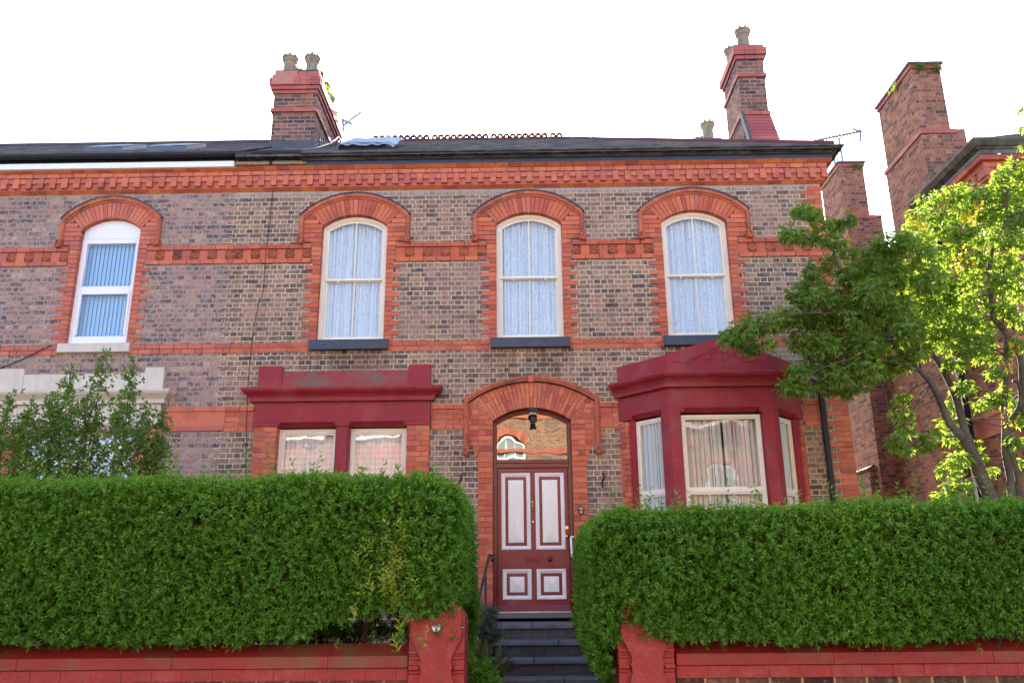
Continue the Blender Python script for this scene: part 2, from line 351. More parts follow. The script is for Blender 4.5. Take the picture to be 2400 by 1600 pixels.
# cloth
def cloth_mat(name, colour, trans=.35):
    k = N(name); c = k.coord(); col = colour(k, c)
    d = k.n('ShaderNodeBsdfDiffuse'); t = k.n('ShaderNodeBsdfTranslucent')
    k.l(col, d.inputs[0]); k.l(col, t.inputs[0])
    mx = k.n('ShaderNodeMixShader'); mx.inputs[0].default_value = trans; k.l(d.outputs[0], mx.inputs[1]); k.l(t.outputs[0], mx.inputs[2]); k.l(mx.outputs[0], k.out.inputs[0]); M[name] = k.mat
def lace(k, c):
    v = k.n('ShaderNodeTexVoronoi', feature='DISTANCE_TO_EDGE'); v.inputs['Scale'].default_value = 34; k.l(c, v.inputs['Vector'])
    a = k.rng(v.outputs['Distance'], .05, .22); n = k.rng(k.noise(c, 34, 2), .46, .54)
    al = k.n('ShaderNodeAttribute', attribute_name='along').outputs['Fac']
    col_ = k.rng(k.math('SINE', k.math('MULTIPLY', al, 78)), -.3, .5, .15, 1)
    f = k.math('MULTIPLY', k.math('MULTIPLY', a, n), col_)
    return k.mix(f, (.82, .89, .92), (.34, .44, .56))
cloth_mat('lace_net', lace, .08)
def stripes(k, c):
    u = k.n('ShaderNodeAttribute', attribute_name='along').outputs['Fac']
    f = k.math('FRACT', k.math('MULTIPLY', u, 1.9))
    C, Mv, Gn, Br, Dk = (.66, .63, .55), (.40, .22, .22), (.52, .56, .50), (.50, .34, .26), (.24, .13, .14)
    col = k.ramp(f, [(0, C), (.07, Mv), (.11, C), (.19, Gn), (.25, Dk), (.28, Gn), (.36, C), (.42, Br), (.46, C), (.55, Gn), (.62, Mv), (.70, C), (.74, Dk), (.77, C), (.86, Gn), (.92, Br), (.96, C)], 'CONSTANT')
    return k.mix(k.rng(k.noise(c, 5, 3), .4, .7, 0, .35), col, (.60, .58, .52))
cloth_mat('striped_cloth', stripes, .05)
def checks(k, c):
    s = k.n('ShaderNodeSeparateXYZ'); k.l(c, s.inputs[0])
    a = k.math('SINE', k.math('MULTIPLY', s.outputs[0], 95)); b = k.math('SINE', k.math('MULTIPLY', s.outputs[2], 70))
    f = k.math('ADD', k.math('MULTIPLY', k.math('ADD', a, b), .2), .5)
    return k.mix(f, (.68, .55, .48), (.85, .79, .73))
cloth_mat('net_cloth', checks, .05)
cloth_mat('lining_cloth', lambda k, c: k.mix(k.noise(c, 3), (.70, .70, .64), (.80, .78, .72)), .05)
# leaves
def leaf_mat(name, stops, tcol, trans=.35, rough=.42, spec=.4):
    k = N(name); a = k.n('ShaderNodeAttribute', attribute_name='rnd')
    col = k.ramp(a.outputs['Fac'], stops)
    p = k.pbr(col, rough, spec=spec, end=False)
    t = k.n('ShaderNodeBsdfTranslucent'); k.l(k.mix(.5, col, tcol), t.inputs[0])
    mx = k.n('ShaderNodeMixShader'); mx.inputs[0].default_value = trans; k.l(p, mx.inputs[1]); k.l(t.outputs[0], mx.inputs[2]); k.l(mx.outputs[0], k.out.inputs[0]); M[name] = k.mat
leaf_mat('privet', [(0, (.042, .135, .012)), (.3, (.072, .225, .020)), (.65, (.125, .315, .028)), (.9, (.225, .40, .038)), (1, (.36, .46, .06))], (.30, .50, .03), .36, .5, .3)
leaf_mat('laburnum_leaf', [(0, (.075, .19, .028)), (.4, (.14, .29, .04)), (.8, (.22, .38, .055)), (1, (.30, .44, .08))], (.46, .52, .03), .42, .45, .5)
leaf_mat('shrub_leaf', [(0, (.07, .155, .03)), (.5, (.13, .25, .045)), (.85, (.21, .32, .06)), (1, (.27, .27, .09))], (.36, .48, .06), .42, .5, .3)
leaf_mat('weed_leaf', [(0, (.05, .08, .06)), (.5, (.09, .13, .10)), (1, (.13, .2, .08))], (.18, .26, .08), .3)
leaf_mat('dry_grass', [(0, (.08, .14, .04)), (.6, (.13, .19, .06)), (1, (.34, .27, .15))], (.25, .28, .08), .3)
leaf_mat('blossom', [(0, (.62, .42, .02)), (1, (.78, .58, .05))], (.8, .6, .05), .4)
# ================================================================ shared facade pieces
F = 13.4                      # building line
PL, HR = -4.95, 5.25          # party line and right corner of the house
G = .085                      # brick course
def zy(py, o): return at(1200, py, F-o).z
def clampbricks(mb, xa, xb, z, y0, y1, long_first, sl=.225, sh=.108, gap=.011, mi=0, h=G):
    """one course of bricks between xa and xb"""
    x = xa; k = 0
    while x < xb-.02:
        w = (sl if (k % 2 == 0) == long_first else sh)+gap
        e = min(x+w, xb)
        if xb-e < .05: e = xb
        j = random.uniform(-.0015, .0015)
        mb.box(x+gap/2, e-gap/2, y0+j, y1, z+gap/2, z+h-gap/2, mi); x = e; k += 1
def bed(parent, x0, x1, y0, y1, z0, z1, mat='red_mortar'):
    mb = MB(); mb.box(x0, x1, y0, y1, z0, z1); return mb.build('mortar_bed', M[mat], parent)
def string_course(root, xa, xb, skip, mat_r='band_brick', name='string_course'):
    """flower-tile band at 7.08-7.43 m, gaps at the windows"""
    segs = []; x = xa
    for a, b in skip:
        if a > x: segs.append((x, a))
        x = b
    segs.append((x, xb))
    for a, b in segs:
        mb = MB(); tiles = []
        clampbricks(mb, a, b, 7.08, F-.030, F+.02, True, sh=.225); clampbricks(mb, a, b, 7.345, F-.030, F+.02, True, sh=.225)
        n = max(1, round((b-a)/.152)); w = (b-a)/n
        for i in range(n):
            x0 = a+i*w
            if (n-1-i) % 2 == 0:
                cx, cz = x0+w/2, 7.215; tile = MB(); tiles.append(tile)
                tile.box(x0+.003, x0+w-.003, F-.006, F+.02, 7.168, 7.342)
                tile.lump((cx, F-.012, 7.275), (.022, .018, .022))
                for k in range(5):
                    an = PI+(k-2)*.62; r = .052
                    tile.lump((cx+math.sin(an)*r, F-.010, 7.262+math.cos(an)*r), (.017, .016, .046), 6, 4, 0, -an)
                for sx in (-1, 1): tile.lump((cx+sx*.052, F-.010, 7.315), (.020, .014, .018), 6, 4)
            else: mb.box(x0+.003, x0+w-.003, F-.004, F+.02, 7.168, 7.342)
        o = mb.build(name, M[mat_r], root)
        for tile in tiles: tile.build('flower_tile', M['terracotta'], o, True)
        bed(o, a+.002, b-.002, F-.002, F+.02, 7.085, 7.425)
def eaves_band(root, xa, xb, ret=None):
    """stepped red brick eaves cornice; ret = depth of the return round the right corner"""
    mb = MB()
    z = dict(a=zy(442, 0), b=zy(431, .07), c=zy(426, .12), d=zy(414, .12), e=zy(402.5, .12), f=zy(392, .12), g=zy(380.5, .20))
    def splay(z0, z1, o0, o1, mi):
        n = round((xb-xa)/.225)
        for i in range(n):
            x0 = xa+(xb-xa)*i/n+.003; x1 = xa+(xb-xa)*(i+1)/n-.003
            if i == n-1 and ret: x1 = xb+o1-.001
            mb.prism([(F+.02, z0), (F-o0, z0), (F-o1, z1), (F+.02, z1)], x0, x1, mi, 'x')
    splay(z['a'], z['b']-.008, .005, .07, 1)
    mb.box(xa, xb+(.07 if ret else 0), F-.070, F+.02, z['b']-.006, z['f'], 0)
    clampbricks(mb, xa, xb+(.075 if ret else 0), z['b']-.005, F-.072, F, True, sh=.225, h=z['c']-z['b']-.012)
    p = .107; n = int((xb+(.12 if ret else 0)-xa)/p)
    for i in range(n):
        x1 = xb+(.12 if ret else 0)-i*p; x0 = x1-p
        j = random.uniform(-.003, .003)
        if i % 2 == 0:
            mb.box(x0+.003, x1-.003, F-.135+j, F, z['c'], z['d']-.004, 0); mb.box(x0+.003, x1-.003, F-.118+j, F, z['d'], z['e']-.004, 0)
        else: mb.box(x0+.004, x1-.004, F-.107+j, F, z['d']+.002, z['e']-.007, 0)
    clampbricks(mb, xa, xb+(.12 if ret else 0), z['e'], F-.124, F, True, sh=.225, h=z['f']-z['e'])
    splay(z['f']+.002, z['g'], .13, .20, 1)
    if ret:
        X = HR
        for o0, o1, za, zb, mi in ((.005, .07, 'a', 'b', 1), (.07, .07, 'b', 'c', 0), (.12, .12, 'c', 'f', 0), (.13, .20, 'f', 'g', 1)):
            zt = z[zb]-(.008 if mi else .004)
            mb.prism([(X-.02, z[za]+.002), (X+o0, z[za]+.002), (X+o1, zt), (X-.02, zt)], F+.001, F+ret, mi, 'y')
    return mb.build('eaves_cornice', [M['band_brick'], M['eaves_brick']], root)
def arc_pts(cx, cz, r, half, n): return [(cx+r*math.sin(-half+2*half*i/n), cz+r*math.cos(-half+2*half*i/n)) for i in range(n+1)]
def seg(w, rise, crown):      # segmental arch: radius, centre height, half angle
    r = (w*w+rise*rise)/(2*rise); return r, crown-r, math.asin(w/r)
def label_stop(mb, x, z, y):
    mb.box(x-.05, x+.05, y-.09, y+.03, z-.06, z+.07)
    for k in range(9):
        a = k*2.4; mb.lump((x+.036*math.cos(a), y-.092, z+.05*math.sin(a)), (.024, .025, .024), 6, 4)
def arch_window(root, cx, kind, q_=1.0):
    """upper arched window: frame > sashes, panes, sill, brick surround, hood mould"""
    W, SP, CR, BOT = .565*q_, 7.77, 7.975, 5.68
    Y = F+.10
    fr = 'cream_paint' if kind == 'sash' else 'white_plastic'
    r, cz, h = seg(W, CR-SP, CR)
    n = 16
    def outline(i, b):        # frame outline inset by i, sill raised by b
        rr = r-i; hh = math.asin((W-i)/rr)
        return [(cx-(W-i), BOT+b)]+arc_pts(cx, cz, rr, hh, n)+[(cx+W-i, BOT+b)]
    mb = MB()
    if kind == 'sash':
        mb.ring(outline(0, 0), outline(.055, .0), Y, Y+.10); mb.ring(outline(.056, 0), outline(.075, 0), Y+.02, Y+.10)
        mb.box(cx-W, cx+W, Y-.01, Y+.12, BOT, BOT+.045)
        win = mb.build('window', M[fr], root, bevel=.004)
        for nm, z0, z1, yy in (('upper_sash', 6.80, None, Y+.03), ('lower_sash', BOT+.046, 6.815, Y+.07)):
            s = MB(); xi = W-.076
            if nm == 'upper_sash':
                rr = r-.076; hh = math.asin(xi/rr); r2 = r-.105; h2 = math.asin((xi-.028)/r2)
                s.ring([(cx-xi, 6.80)]+arc_pts(cx, cz, rr, hh, n)+[(cx+xi, 6.80)], [(cx-xi+.028, 6.80)]+arc_pts(cx, cz, r2, h2, n)+[(cx+xi-.028, 6.80)], yy, yy+.035)
                s.box(cx-xi, cx+xi, yy-.012, yy+.036, 6.795, 6.835); s.box(cx-.011, cx+.011, yy+.004, yy+.034, 6.836, CR-.10)
                for sx in (-1, 1): s.box(cx+sx*.27-.012, cx+sx*.27+.012, yy-.008, yy+.03, 6.755, 6.794)
            else:
                s.box(cx-xi, cx-xi+.032, yy, yy+.036, z0+.07, z1); s.box(cx+xi-.032, cx+xi, yy, yy+.036, z0+.07, z1)
                s.box(cx-xi, cx+xi, yy-.004, yy+.036, z0, z0+.072); s.box(cx-xi, cx+xi, yy+.001, yy+.037, z1-.03, z1); s.box(cx-.011, cx+.011, yy+.003, yy+.034, z0+.072, z1-.03)
            s.build(nm, M[fr], win)
            g = MB(); o = [(p[0], p[1]) for p in ([(cx-xi, 6.82)]+arc_pts(cx, cz, r-.09, math.asin(min(.999, (xi-.01)/(r-.09))), n)+[(cx+xi, 6.82)])] if nm == 'upper_sash' else [(cx-xi+.02, z0+.05), (cx-xi+.02, z1-.02), (cx+xi-.02, z1-.02), (cx+xi-.02, z0+.05)]
            g.sheet(o, [], yy+.02); g.build('pane', M['old_glass'], win)
    else:
        b = .09
        mb.ring([(cx-W, BOT), (cx-W, 7.62), (cx+W, 7.62), (cx+W, BOT)], [(cx-W+b, BOT), (cx-W+b, 7.62-b), (cx+W-b, 7.62-b), (cx+W-b, BOT)], Y-.02, Y+.06)
        mb.box(cx-W, cx+W, Y-.019, Y+.06, BOT, BOT+.16); mb.box(cx-W+b, cx+W-b, Y-.016, Y+.055, 6.62, 6.74)
        P = arc_pts(cx, cz, r-.004, h, n)+[(cx+W, 7.63), (cx-W, 7.63)]
        mb.prism(P, Y-.005, Y+.03)
        mb.ring([(cx-W+b-.01, BOT+.15), (cx-W+b-.01, 6.63), (cx+W-b+.01, 6.63), (cx+W-b+.01, BOT+.15)], [(cx-W+b+.03, BOT+.19), (cx-W+b+.03, 6.59), (cx+W-b-.03, 6.59), (cx+W-b-.03, BOT+.19)], Y-.03, Y+.03)
        win = mb.build('window', M[fr], root, bevel=.004)
        for z0, z1 in ((BOT+.15, 6.63), (6.73, 7.54)):
            g = MB(); g.sheet([(cx-W+b-.01, z0), (cx-W+b-.01, z1), (cx+W-b+.01, z1), (cx+W-b+.01, z0)], [], Y+.01); g.build('pane', M['glass'], win)
    s = MB()
    if kind == 'sash': s.box(cx-.655, cx+.655, F-.10, Y+.10, BOT-.17, BOT-.001)
    else: s.box(cx-W-.085, cx+W+.085, F-.07, Y+.10, BOT-.155, BOT-.001)
    s.build('sill', M['navy_paint' if kind == 'sash' else 'cream_stone'], win, bevel=.006)
    # brick surround: jambs with toothed edges, arch of wedge bricks up to the hood
    hr, hz, hh = seg(.90*q_, .385, 8.30)
    q = MB(); yb = Y+.10; yf = F-.014
    z = BOT-.17; k = 0
    top_j = SP-.05
    while z < 7.95:
        for sx in (-1, 1):
            if z > 7.46: w = .335*q_
            elif z > 7.05: w = .155
            else: w = .245 if k % 2 else .125
            a = W if z < SP else W+.03*(z-SP)/G
            zz = z
            if z < BOT-.01: zz = z
            if z+G > SP:                     # above the springing: fill between arch ring and hood leg
                lim = cz+math.sqrt(max(0, (r+.0)**2-W*W))
                xin = (z+G/2-cz)*math.tan(h)+.006    # along the last wedge joint
                if xin > W+w-.03: continue
                x0, x1 = sorted((cx+sx*xin, cx+sx*(W+w)))
                if z+G > hz+hr*math.cos(hh)+.10: continue
                q.box(x0, x1, yf, F+.03, z+.005, z+G-.005); continue
            x0, x1 = sorted((cx+sx*W, cx+sx*(W+w)))
            if w > .3: 
                xm = cx+sx*(W+(.22 if k % 2 else .11)*q_)
                for u, v in ((x0, xm), (xm, x1)): q.box(min(u, v)+.0035, max(u, v)-.0035, yf+random.uniform(-.001, .001), yb if (u == cx+sx*W or v == cx+sx*W) else F+.02, z+.005, z+G-.005)
            else: q.box(x0, x1, yf+random.uniform(-.001, .001), yb, z+.005, z+G-.005)
        z += G; k += 1
    def R1(a):                               # hood curve seen from the ring's centre
        d = hz-cz; return d*math.cos(a)+math.sqrt(hr*hr-(d*math.sin(a))**2)-.004
    q.arcblocks(cx, cz, r, R1, -h, h, 19, yf, yb, .007)
    sur = q.build('brick_surround', M['red_brick' if kind == 'sash' else 'band_brick'], win)
    m2 = MB()
    for sx in (-1, 1): m2.box(cx+sx*(W+.02)-.014, cx+sx*(W+.02)+.014, F-.005, yb+.002, BOT-.165, SP)
    P0 = arc_pts(cx, cz, r+.006, h, n); P1 = arc_pts(cx, cz, r+.03, h, n); m2.ring(P1, P0, F-.005, yb+.002)
    P0 = arc_pts(cx, cz, r+.006, h, n); P1 = [(cx+R1(-h+2*h*i/n)*math.sin(-h+2*h*i/n), cz+R1(-h+2*h*i/n)*math.cos(-h+2*h*i/n)) for i in range(n+1)]
    m2.ring(P1, P0, F-.0045, F+.005)
    for sx in (-1, 1):
        x0, x1 = sorted((cx+sx*(W+.035), cx+sx*(W+.33*q_))); m2.box(x0, x1, F-.004, F+.004, 7.45, 7.93)
    m2.build('mortar_bed', M['red_mortar'], sur)
    hd = MB()
    hd.arcblocks(cx, hz, hr, hr+.062, -hh, hh, 15, F-.062, F+.01, .008); hd.arcblocks(cx, hz, hr+.012, hr+.045, -hh, hh, 1, F-.055, F+.01, 0, sub=20)
    hd.arcblocks(cx, hz, hr-.03, hr, -hh, hh, 1, F-.035, F+.01, 0, sub=20)
    zc = hz+hr*math.cos(hh)
    for sx in (-1, 1):
        hd.tube([(cx+sx*(.90*q_+.025), F-.03, 7.50), (cx+sx*(.90*q_+.025), F-.03, zc+.02)], .038, 10)
        label_stop(hd, cx+sx*(.90*q_+.025), 7.475, F-.01)
    hm = hd.build('hood_mould', M['hood_brick'], win)
    cp = MB(); cp.arcblocks(cx, hz, hr+.064, hr+.084, -hh-.01, hh+.01, 1, F-.075, F+.01, 0, sub=22)
    cp.build('drip_course', M['lead' if kind != 'sash' else 'navy_paint'], hm)
    return win
def flower(): pass
def house_shell(mb, xa, xb, holes, zt, teeth_left=None, teeth_right=None, mi=0):
    outer = [(xa, -.2), (xb, -.2)]
    if teeth_right is not None:
        outer = [(xa, -.2)]+[p for p in teeth_right]+[(xa, zt)]
    elif teeth_left is not None:
        outer = [(xb, -.2), (xb, zt)]+[p for p in reversed(teeth_left)]
    else: outer += [(xb, zt), (xa, zt)]
    mb.sheet(outer, holes, F, mi)
# toothed party line shared by both house fronts
TEETH = []
z = -.2; k = 0
while z < 8.9:
    base = PL+.05-(z-3.5)/4.5*.16
    x = base+(.06 if k % 2 else -.06)
    TEETH += [(x, z), (x, z+G)]; z += G; k += 1
ZT = zy(442, 0)+.05
TEETH = [p for p in TEETH if p[1] < ZT]+[(TEETH[-1][0], ZT)]
TEETH[0] = (TEETH[0][0], -.2)
def arch_hole(cx, q_=1.0):
    W, SP, CR, BOT = .57*q_, 7.77, 7.975, 5.68
    r, cz, h = seg(W, CR-SP, CR)
    return [(cx-W, BOT-.1)]+arc_pts(cx, cz, r, h, 12)+[(cx+W, BOT-.1)]
def rect(x0, x1, z0, z1): return [(x0, z0), (x0, z1), (x1, z1), (x1, z0)]
# ================================================================ the house
house = thing('terraced_house', (.15, F, 0), 'dark brown brick house in the centre with maroon bay window and panelled front door', 'house')
UPX = (-2.865, .15, 3.005)
door_hole = [(.15-.64, .9)]+arc_pts(.15, 4.51-1.05, 1.05, math.asin(.63/1.05), 12)+[(.15+.64, .9)]
mb = MB()
house_shell(mb, PL, HR, [arch_hole(x) for x in UPX]+[door_hole, rect(-3.96, -1.855, 2.0, 4.32), rect(1.66, 4.40, 2.0, 4.4)], ZT, teeth_left=TEETH)
mb.add([(HR, F, -.2), (HR, 22, -.2), (HR, 22, ZT+.4), (HR, F, ZT+.4)], [(0, 1, 2, 3)])
mb.add([(PL, 22, -.2), (HR, 22, -.2), (HR, 22, ZT+.4), (PL, 22, ZT+.4)], [(0, 1, 2, 3)])
mb.box(PL-.1, HR-.02, F+.05, F+.30, ZT, ZT+.45)
wall = mb.build('wall', M['brown_brick'], house)
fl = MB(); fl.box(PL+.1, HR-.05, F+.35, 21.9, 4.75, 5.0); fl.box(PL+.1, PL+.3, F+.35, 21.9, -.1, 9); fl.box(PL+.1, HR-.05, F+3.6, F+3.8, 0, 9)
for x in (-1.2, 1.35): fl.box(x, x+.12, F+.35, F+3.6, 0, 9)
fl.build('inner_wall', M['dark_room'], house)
mb = MB()                                                            # red corner quoins, both faces
z = -.1; k = 0
while z < ZT-.10:
    w = .235 if k % 2 else .345
    if k % 2: mb.box(HR-w, HR+.008, F-.008, F+.345, z+.005, z+G-.005)
    else:
        mb.box(HR-w, HR-.1175, F-.008, F+.1, z+.005, z+G-.005); mb.box(HR-.1105, HR+.008, F-.0075, F+.225, z+.005, z+G-.005)
    z += G; k += 1
bed(mb.build('corner_quoin', [M['red_brick']], house), HR-.2, HR+.003, F-.003, F+.2, -.1, ZT-.1, 'pale_mortar')
for a, b in ((PL+.1, UPX[0]-.69), (UPX[0]+.69, UPX[1]-.69), (UPX[1]+.69, UPX[2]-.69), (UPX[2]+.69, HR-.35)):   # two-course red band at the sills
    mb = MB(); clampbricks(mb, a, b, 5.49, F-.008, F+.02, True, sh=.225); clampbricks(mb, a, b, 5.49+G, F-.008, F+.02, False, sl=.225, sh=.18)
    bed(mb.build('sill_band', M['red_brick'], house), a, b, F-.002, F+.02, 5.49, 5.66, 'pale_mortar')
for a, b in ((PL+.12, -4.36), (-1.47, -.92), (1.22, 1.55), (4.53, HR-.35)):
    for i in range(5):
        o = .028 if i in (0, 4) else .008
        if i == 0: mb = MB()
        clampbricks(mb, a, b, 4.165+i*G*.98, F-o, F+.02, i % 2 == 0, sh=.225 if i % 2 else .108, h=G*.98)
    bed(mb.build('door_head_band', M['red_brick'], house), a, b, F-.002, F+.02, 4.19, 4.19+4.6*G, 'pale_mortar')
string_course(house, PL+.02, HR+.03, [(x-.73, x+.73) for x in UPX], 'red_brick')
eaves_band(house, PL, HR, 8.4)
for x in UPX: arch_window(house, x, 'sash')
# wall-tie irons
for x in (-1.0, 1.26):
    mb = MB(); mb.tube([(x+.02*math.sin(t*2*PI), F-.02, 3.33+.11*(1-2*t)) for t in [i/12 for i in range(13)]], .013, 6)
    mb.build('tie_plate', M['old_iron'], house, True)
# ---------------------------------------------------------------- gutter, roof
gp = [(.20, zy(380.3, .20)), (.205, zy(369.5, .205)), (.235, zy(368.8, .235)), (.235, zy(365.5, .235)), (.27, zy(364, .27)), (.27, zy(360.5, .27)), (.30, zy(359.5, .30)), (.355, zy(352.5, .355)), (.37, zy(351.8, .37)), (.37, zy(349, .37)), (.33, zy(349, .33)), (.30, zy(354, .30)), (.18, zy(356, .2)), (.10, zy(380.3, .20))]
GX0 = at(707, 365, F-.3).x
ROOFZ = gp[9][1]
mb = MB(); mb.sweep([(GX0, F), (HR, F), (HR, 22)], gp[1:], 0)
gut = mb.build('gutter', M['gutter_paint'], house)
mb = MB(); mb.sweep([(GX0+.06, F), (HR, F), (HR, 22)], [gp[0], (gp[1][0]-.002, gp[1][1]-.002), (.1, gp[1][1]-.002), (.1, gp[0][1])], 0)
mb.build('fascia_board', M['navy_paint'], gut)
for px in (943, 1200, 1440, 1698, 1926):
    mb = MB(); x = at(px, 362, F-.3).x
    mb.sweep([(x-.035, F), (x+.035, F)], [(o+.012, z_) for o, z_ in gp[2:10]]+[(.15, gp[9][1])], 0)
    mb.build('gutter_joint', M['gutter_paint'], gut)
RZ = at(1000, 331, 17.5).z; EY, EX = F-.33, HR+.33; RX = 1.0
EZ = ROOFZ+.004
mb = MB()
mb.add([(PL, EY, EZ), (EX, EY, EZ), (RX, 17.5, RZ), (PL, 17.5, RZ), (PL, 22, EZ), (EX, 22, EZ)], [(0, 1, 2, 3), (1, 5, 2), (3, 2, 5, 4)])
mb.add([(PL, EY, EZ-.06), (EX, EY, EZ-.06), (EX, 22, EZ-.06), (PL, 22, EZ-.06)], [(0, 1, 2, 3)])
mb.add([(PL, EY, EZ-.06), (EX, EY, EZ-.06), (EX, EY, EZ), (PL, EY, EZ)], [(0, 1, 2, 3)])
roof = mb.build('roof', M['slate'], house)
def roofz(Y): return EZ+(Y-EY)*(RZ-EZ)/(17.5-EY)
def slates(parent, x0, edge, ye, ze, yr, zr):
    """courses of separate slates over a slope that rises from (ye, ze) to (yr, zr)"""
    mb = MB(); L = math.hypot(yr-ye, zr-ze); n = int(L/.21); dy, dz = (yr-ye)/L, (zr-ze)/L
    for i in range(n):
        s0, s1 = i*.21-.01, min((i+1)*.21+.02, L-.02); xe = edge(ye+dy*s0); x = x0-(.14 if i % 2 else 0)
        while x < xe-.03:
            e = min(x+.28, xe); j = random.uniform(0, .008); a = max(x, x0)+.002; d = random.uniform(-.012, .012)
            P = [(a, s0+d, .012+j), (e-.002, s0+d+random.uniform(-.006, .006), .012+j+random.uniform(-.003, .003)), (e-.002, s1, .003), (a, s1, .003), (a, s0+d, .001), (e-.002, s0+d, .001)]
            mb.add([(x_, ye+dy*s-dz*h, ze+dz*s+dy*h) for x_, s, h in P], [(0, 1, 2, 3), (4, 5, 1, 0), (0, 3, 4), (1, 5, 2)]); x = e
    return mb.build('slate_course', M['slate_tile'], parent)
slates(roof, PL, lambda y: EX-(y-EY)*(EX-RX)/(17.5-EY), EY, EZ, 17.5, RZ)
mb = MB()                                                            # pierced ridge crest
x = -3.35; k = 0
while x < RX-.05:
    if k % 10 == 9: x += .05; k += 1; continue
    n = 10; a0 = PI/n
    o = [(x+.076*math.sin(a0+2*PI*i/n), RZ+.085+.076*math.cos(a0+2*PI*i/n)) for i in range(n+1)]
    q = [(x+.036*math.sin(a0+2*PI*i/n), RZ+.085+.036*math.cos(a0+2*PI*i/n)) for i in range(n+1)]
    mb.ring(o, q, 17.46, 17.54); x += .148; k += 1
mb.box(-3.45, RX, 17.46, 17.54, RZ-.05, RZ+.045)
mb.tube([(RX, 17.5, RZ+.01), (EX-.1, EY+.1, EZ+.08)], .06, 6)
mb.build('ridge_crest', M['crest_tile'], roof)
mb = MB()                                                            # covered roof light
sx0, sx1 = at(795, 345, 13.65).x, at(903, 345, 13.65).x
zb = at(850, 347, 13.62).z
mb.prism([(13.62, roofz(13.62)-.05), (13.62, at(850, 335, 13.62).z), (14.75, roofz(14.75)+.20), (14.75, roofz(14.75)-.1)], sx0, sx1, 0, 'x')
light = mb.build('roof_light', M['old_iron'], roof)
# chimney pots
def crown_pot(parent, x, y, z, h=.54, r=.155, mat='pot_clay'):
    mb = MB(); n = 16
    mb.lathe([(r*1.15, -.05), (r*1.12, .03), (r*.92, .05), (r*.80, h*.30), (r*.80, h*.62), (r*.98, h*.68), (r*1.02, h*.78), (r*1.12, h*.80), (r*1.12, h*.86), (r*.85, h*.86), (r*.75, h*.5)], (x, y, z), n)
    for j in range(8):
        a = 2*PI*j/8+.2; d = .30
        P = [(x+r*1.05*math.cos(a+t), y+r*1.05*math.sin(a+t)) for t in (-d, d)]; Q = [(x+r*.86*math.cos(a+t), y+r*.86*math.sin(a+t)) for t in (-d, d)]
        tp = (x+r*.98*math.cos(a), y+r*.98*math.sin(a), z+h)
        z0 = z+h*.855
        mb.add([(*P[0], z0), (*P[1], z0), (*Q[1], z0), (*Q[0], z0), tp], [(0, 1, 4), (1, 2, 4), (2, 3, 4), (3, 0, 4)])
    return mb.build('chimney_pot', M[mat], parent)
def plain_pot(parent, x, y, z, h=.42, r=.13):
    mb = MB(); mb.lathe([(r*1.1, -.05), (r, 0), (r*.92, h*.85), (r*1.05, h*.86), (r*1.05, h), (r*.8, h), (r*.75, 0)], (x, y, z), 16)
    return mb.build('chimney_pot', M['pot_red'], parent)
def stepped(mb, x0, x1, y0, y1, steps, mi):
    for z0, z1, o in steps: mb.box(x0-o, x1+o, y0-o, y1+o, z0, z1, mi)
def stack_courses(mb, x0, x1, y0, y1, z, h, o, mi):
    """a course of long red bricks round a stack"""
    n = max(2, round((x1-x0+2*o)/.235))
    for i in range(n):
        a = x0-o+(x1-x0+2*o)*i/n; b = x0-o+(x1-x0+2*o)*(i+1)/n
        mb.box(a+.003, b-.003, y0-o, y0-o+.11, z+.003, z+h-.003, mi)
    n = max(2, round((y1-y0+2*o-.11)/.235))
    for xx, s in ((x0-o, 0), (x1+o-.11, 1)):
        for i in range(n):
            a = y0-o+.11+(y1-y0+2*o-.11)*i/n; b = y0-o+.11+(y1-y0+2*o-.11)*(i+1)/n
            mb.box(xx, xx+.11, a+.003, b-.003, z+.003, z+h-.003, mi)
    mb.box(x0-o+.02, x1+o-.02, y0-o+.02, y1+o-.02, z+.001, z+h-.001, 2)
def chimney_left():
    x0, x1, y0, y1 = -5.0, -4.13, 15.0, 16.95
    mb = MB(); mb.box(x0, x1, y0, y1, 9.2, 11.46, 0)
    ch = mb.build('chimney', M['stack_brick'], house)
    for z, h, o, nm in ((11.03, .09, .04, 'b'), (11.46, .075, .03, 'b'), (11.535, .085, .065, 'b'), (11.62, .10, .095, 'b'), (11.72, .085, .095, 'b'), (11.805, .085, .055, 'b'), (11.89, .09, .02, 'b')):
        q = MB(); stack_courses(q, x0, x1, y0, y1, z, h, o, 0)
        q.build('oversailing_course', [M['dark_red_brick'], M['pink_brick'], M['red_mortar']], ch)
    q = MB(); q.box(x0-.04, x0+.42, y0-.10, y0, 11.64, 11.80); q.box(x0+.0, x0+.46, y0-.0605, y0, 11.81, 11.97)
    q.build('render_patch', M['pink_brick'], ch)
    q = MB(); q.box(x0-.02, x1+.02, y0-.02, y1+.02, 11.98, 12.02); q.build('flaunching', M['lead'], ch)
    q = MB(); q.box(x0-.03, x1+.03, y0-.035, y0+.01, 10.2, 10.37)
    for i in range(7):
        yy = y0+.05+i*.17; q.box(x1-.01, x1+.025, yy, yy+.16, roofz(yy)-.05, roofz(yy)+.19-(i % 2)*.03)
    q.build('lead_flashing', M['lead'], ch)
    for i, yy in enumerate((15.24, 15.72, 16.2, 16.68)):
        crown_pot(ch, -4.80, yy, 12.02, .53)
        if i == 1: plain_pot(ch, -4.33, yy, 12.02, .42)
        else: crown_pot(ch, -4.33, yy, 12.02, .53 if i == 0 else .5)
chimney_left()
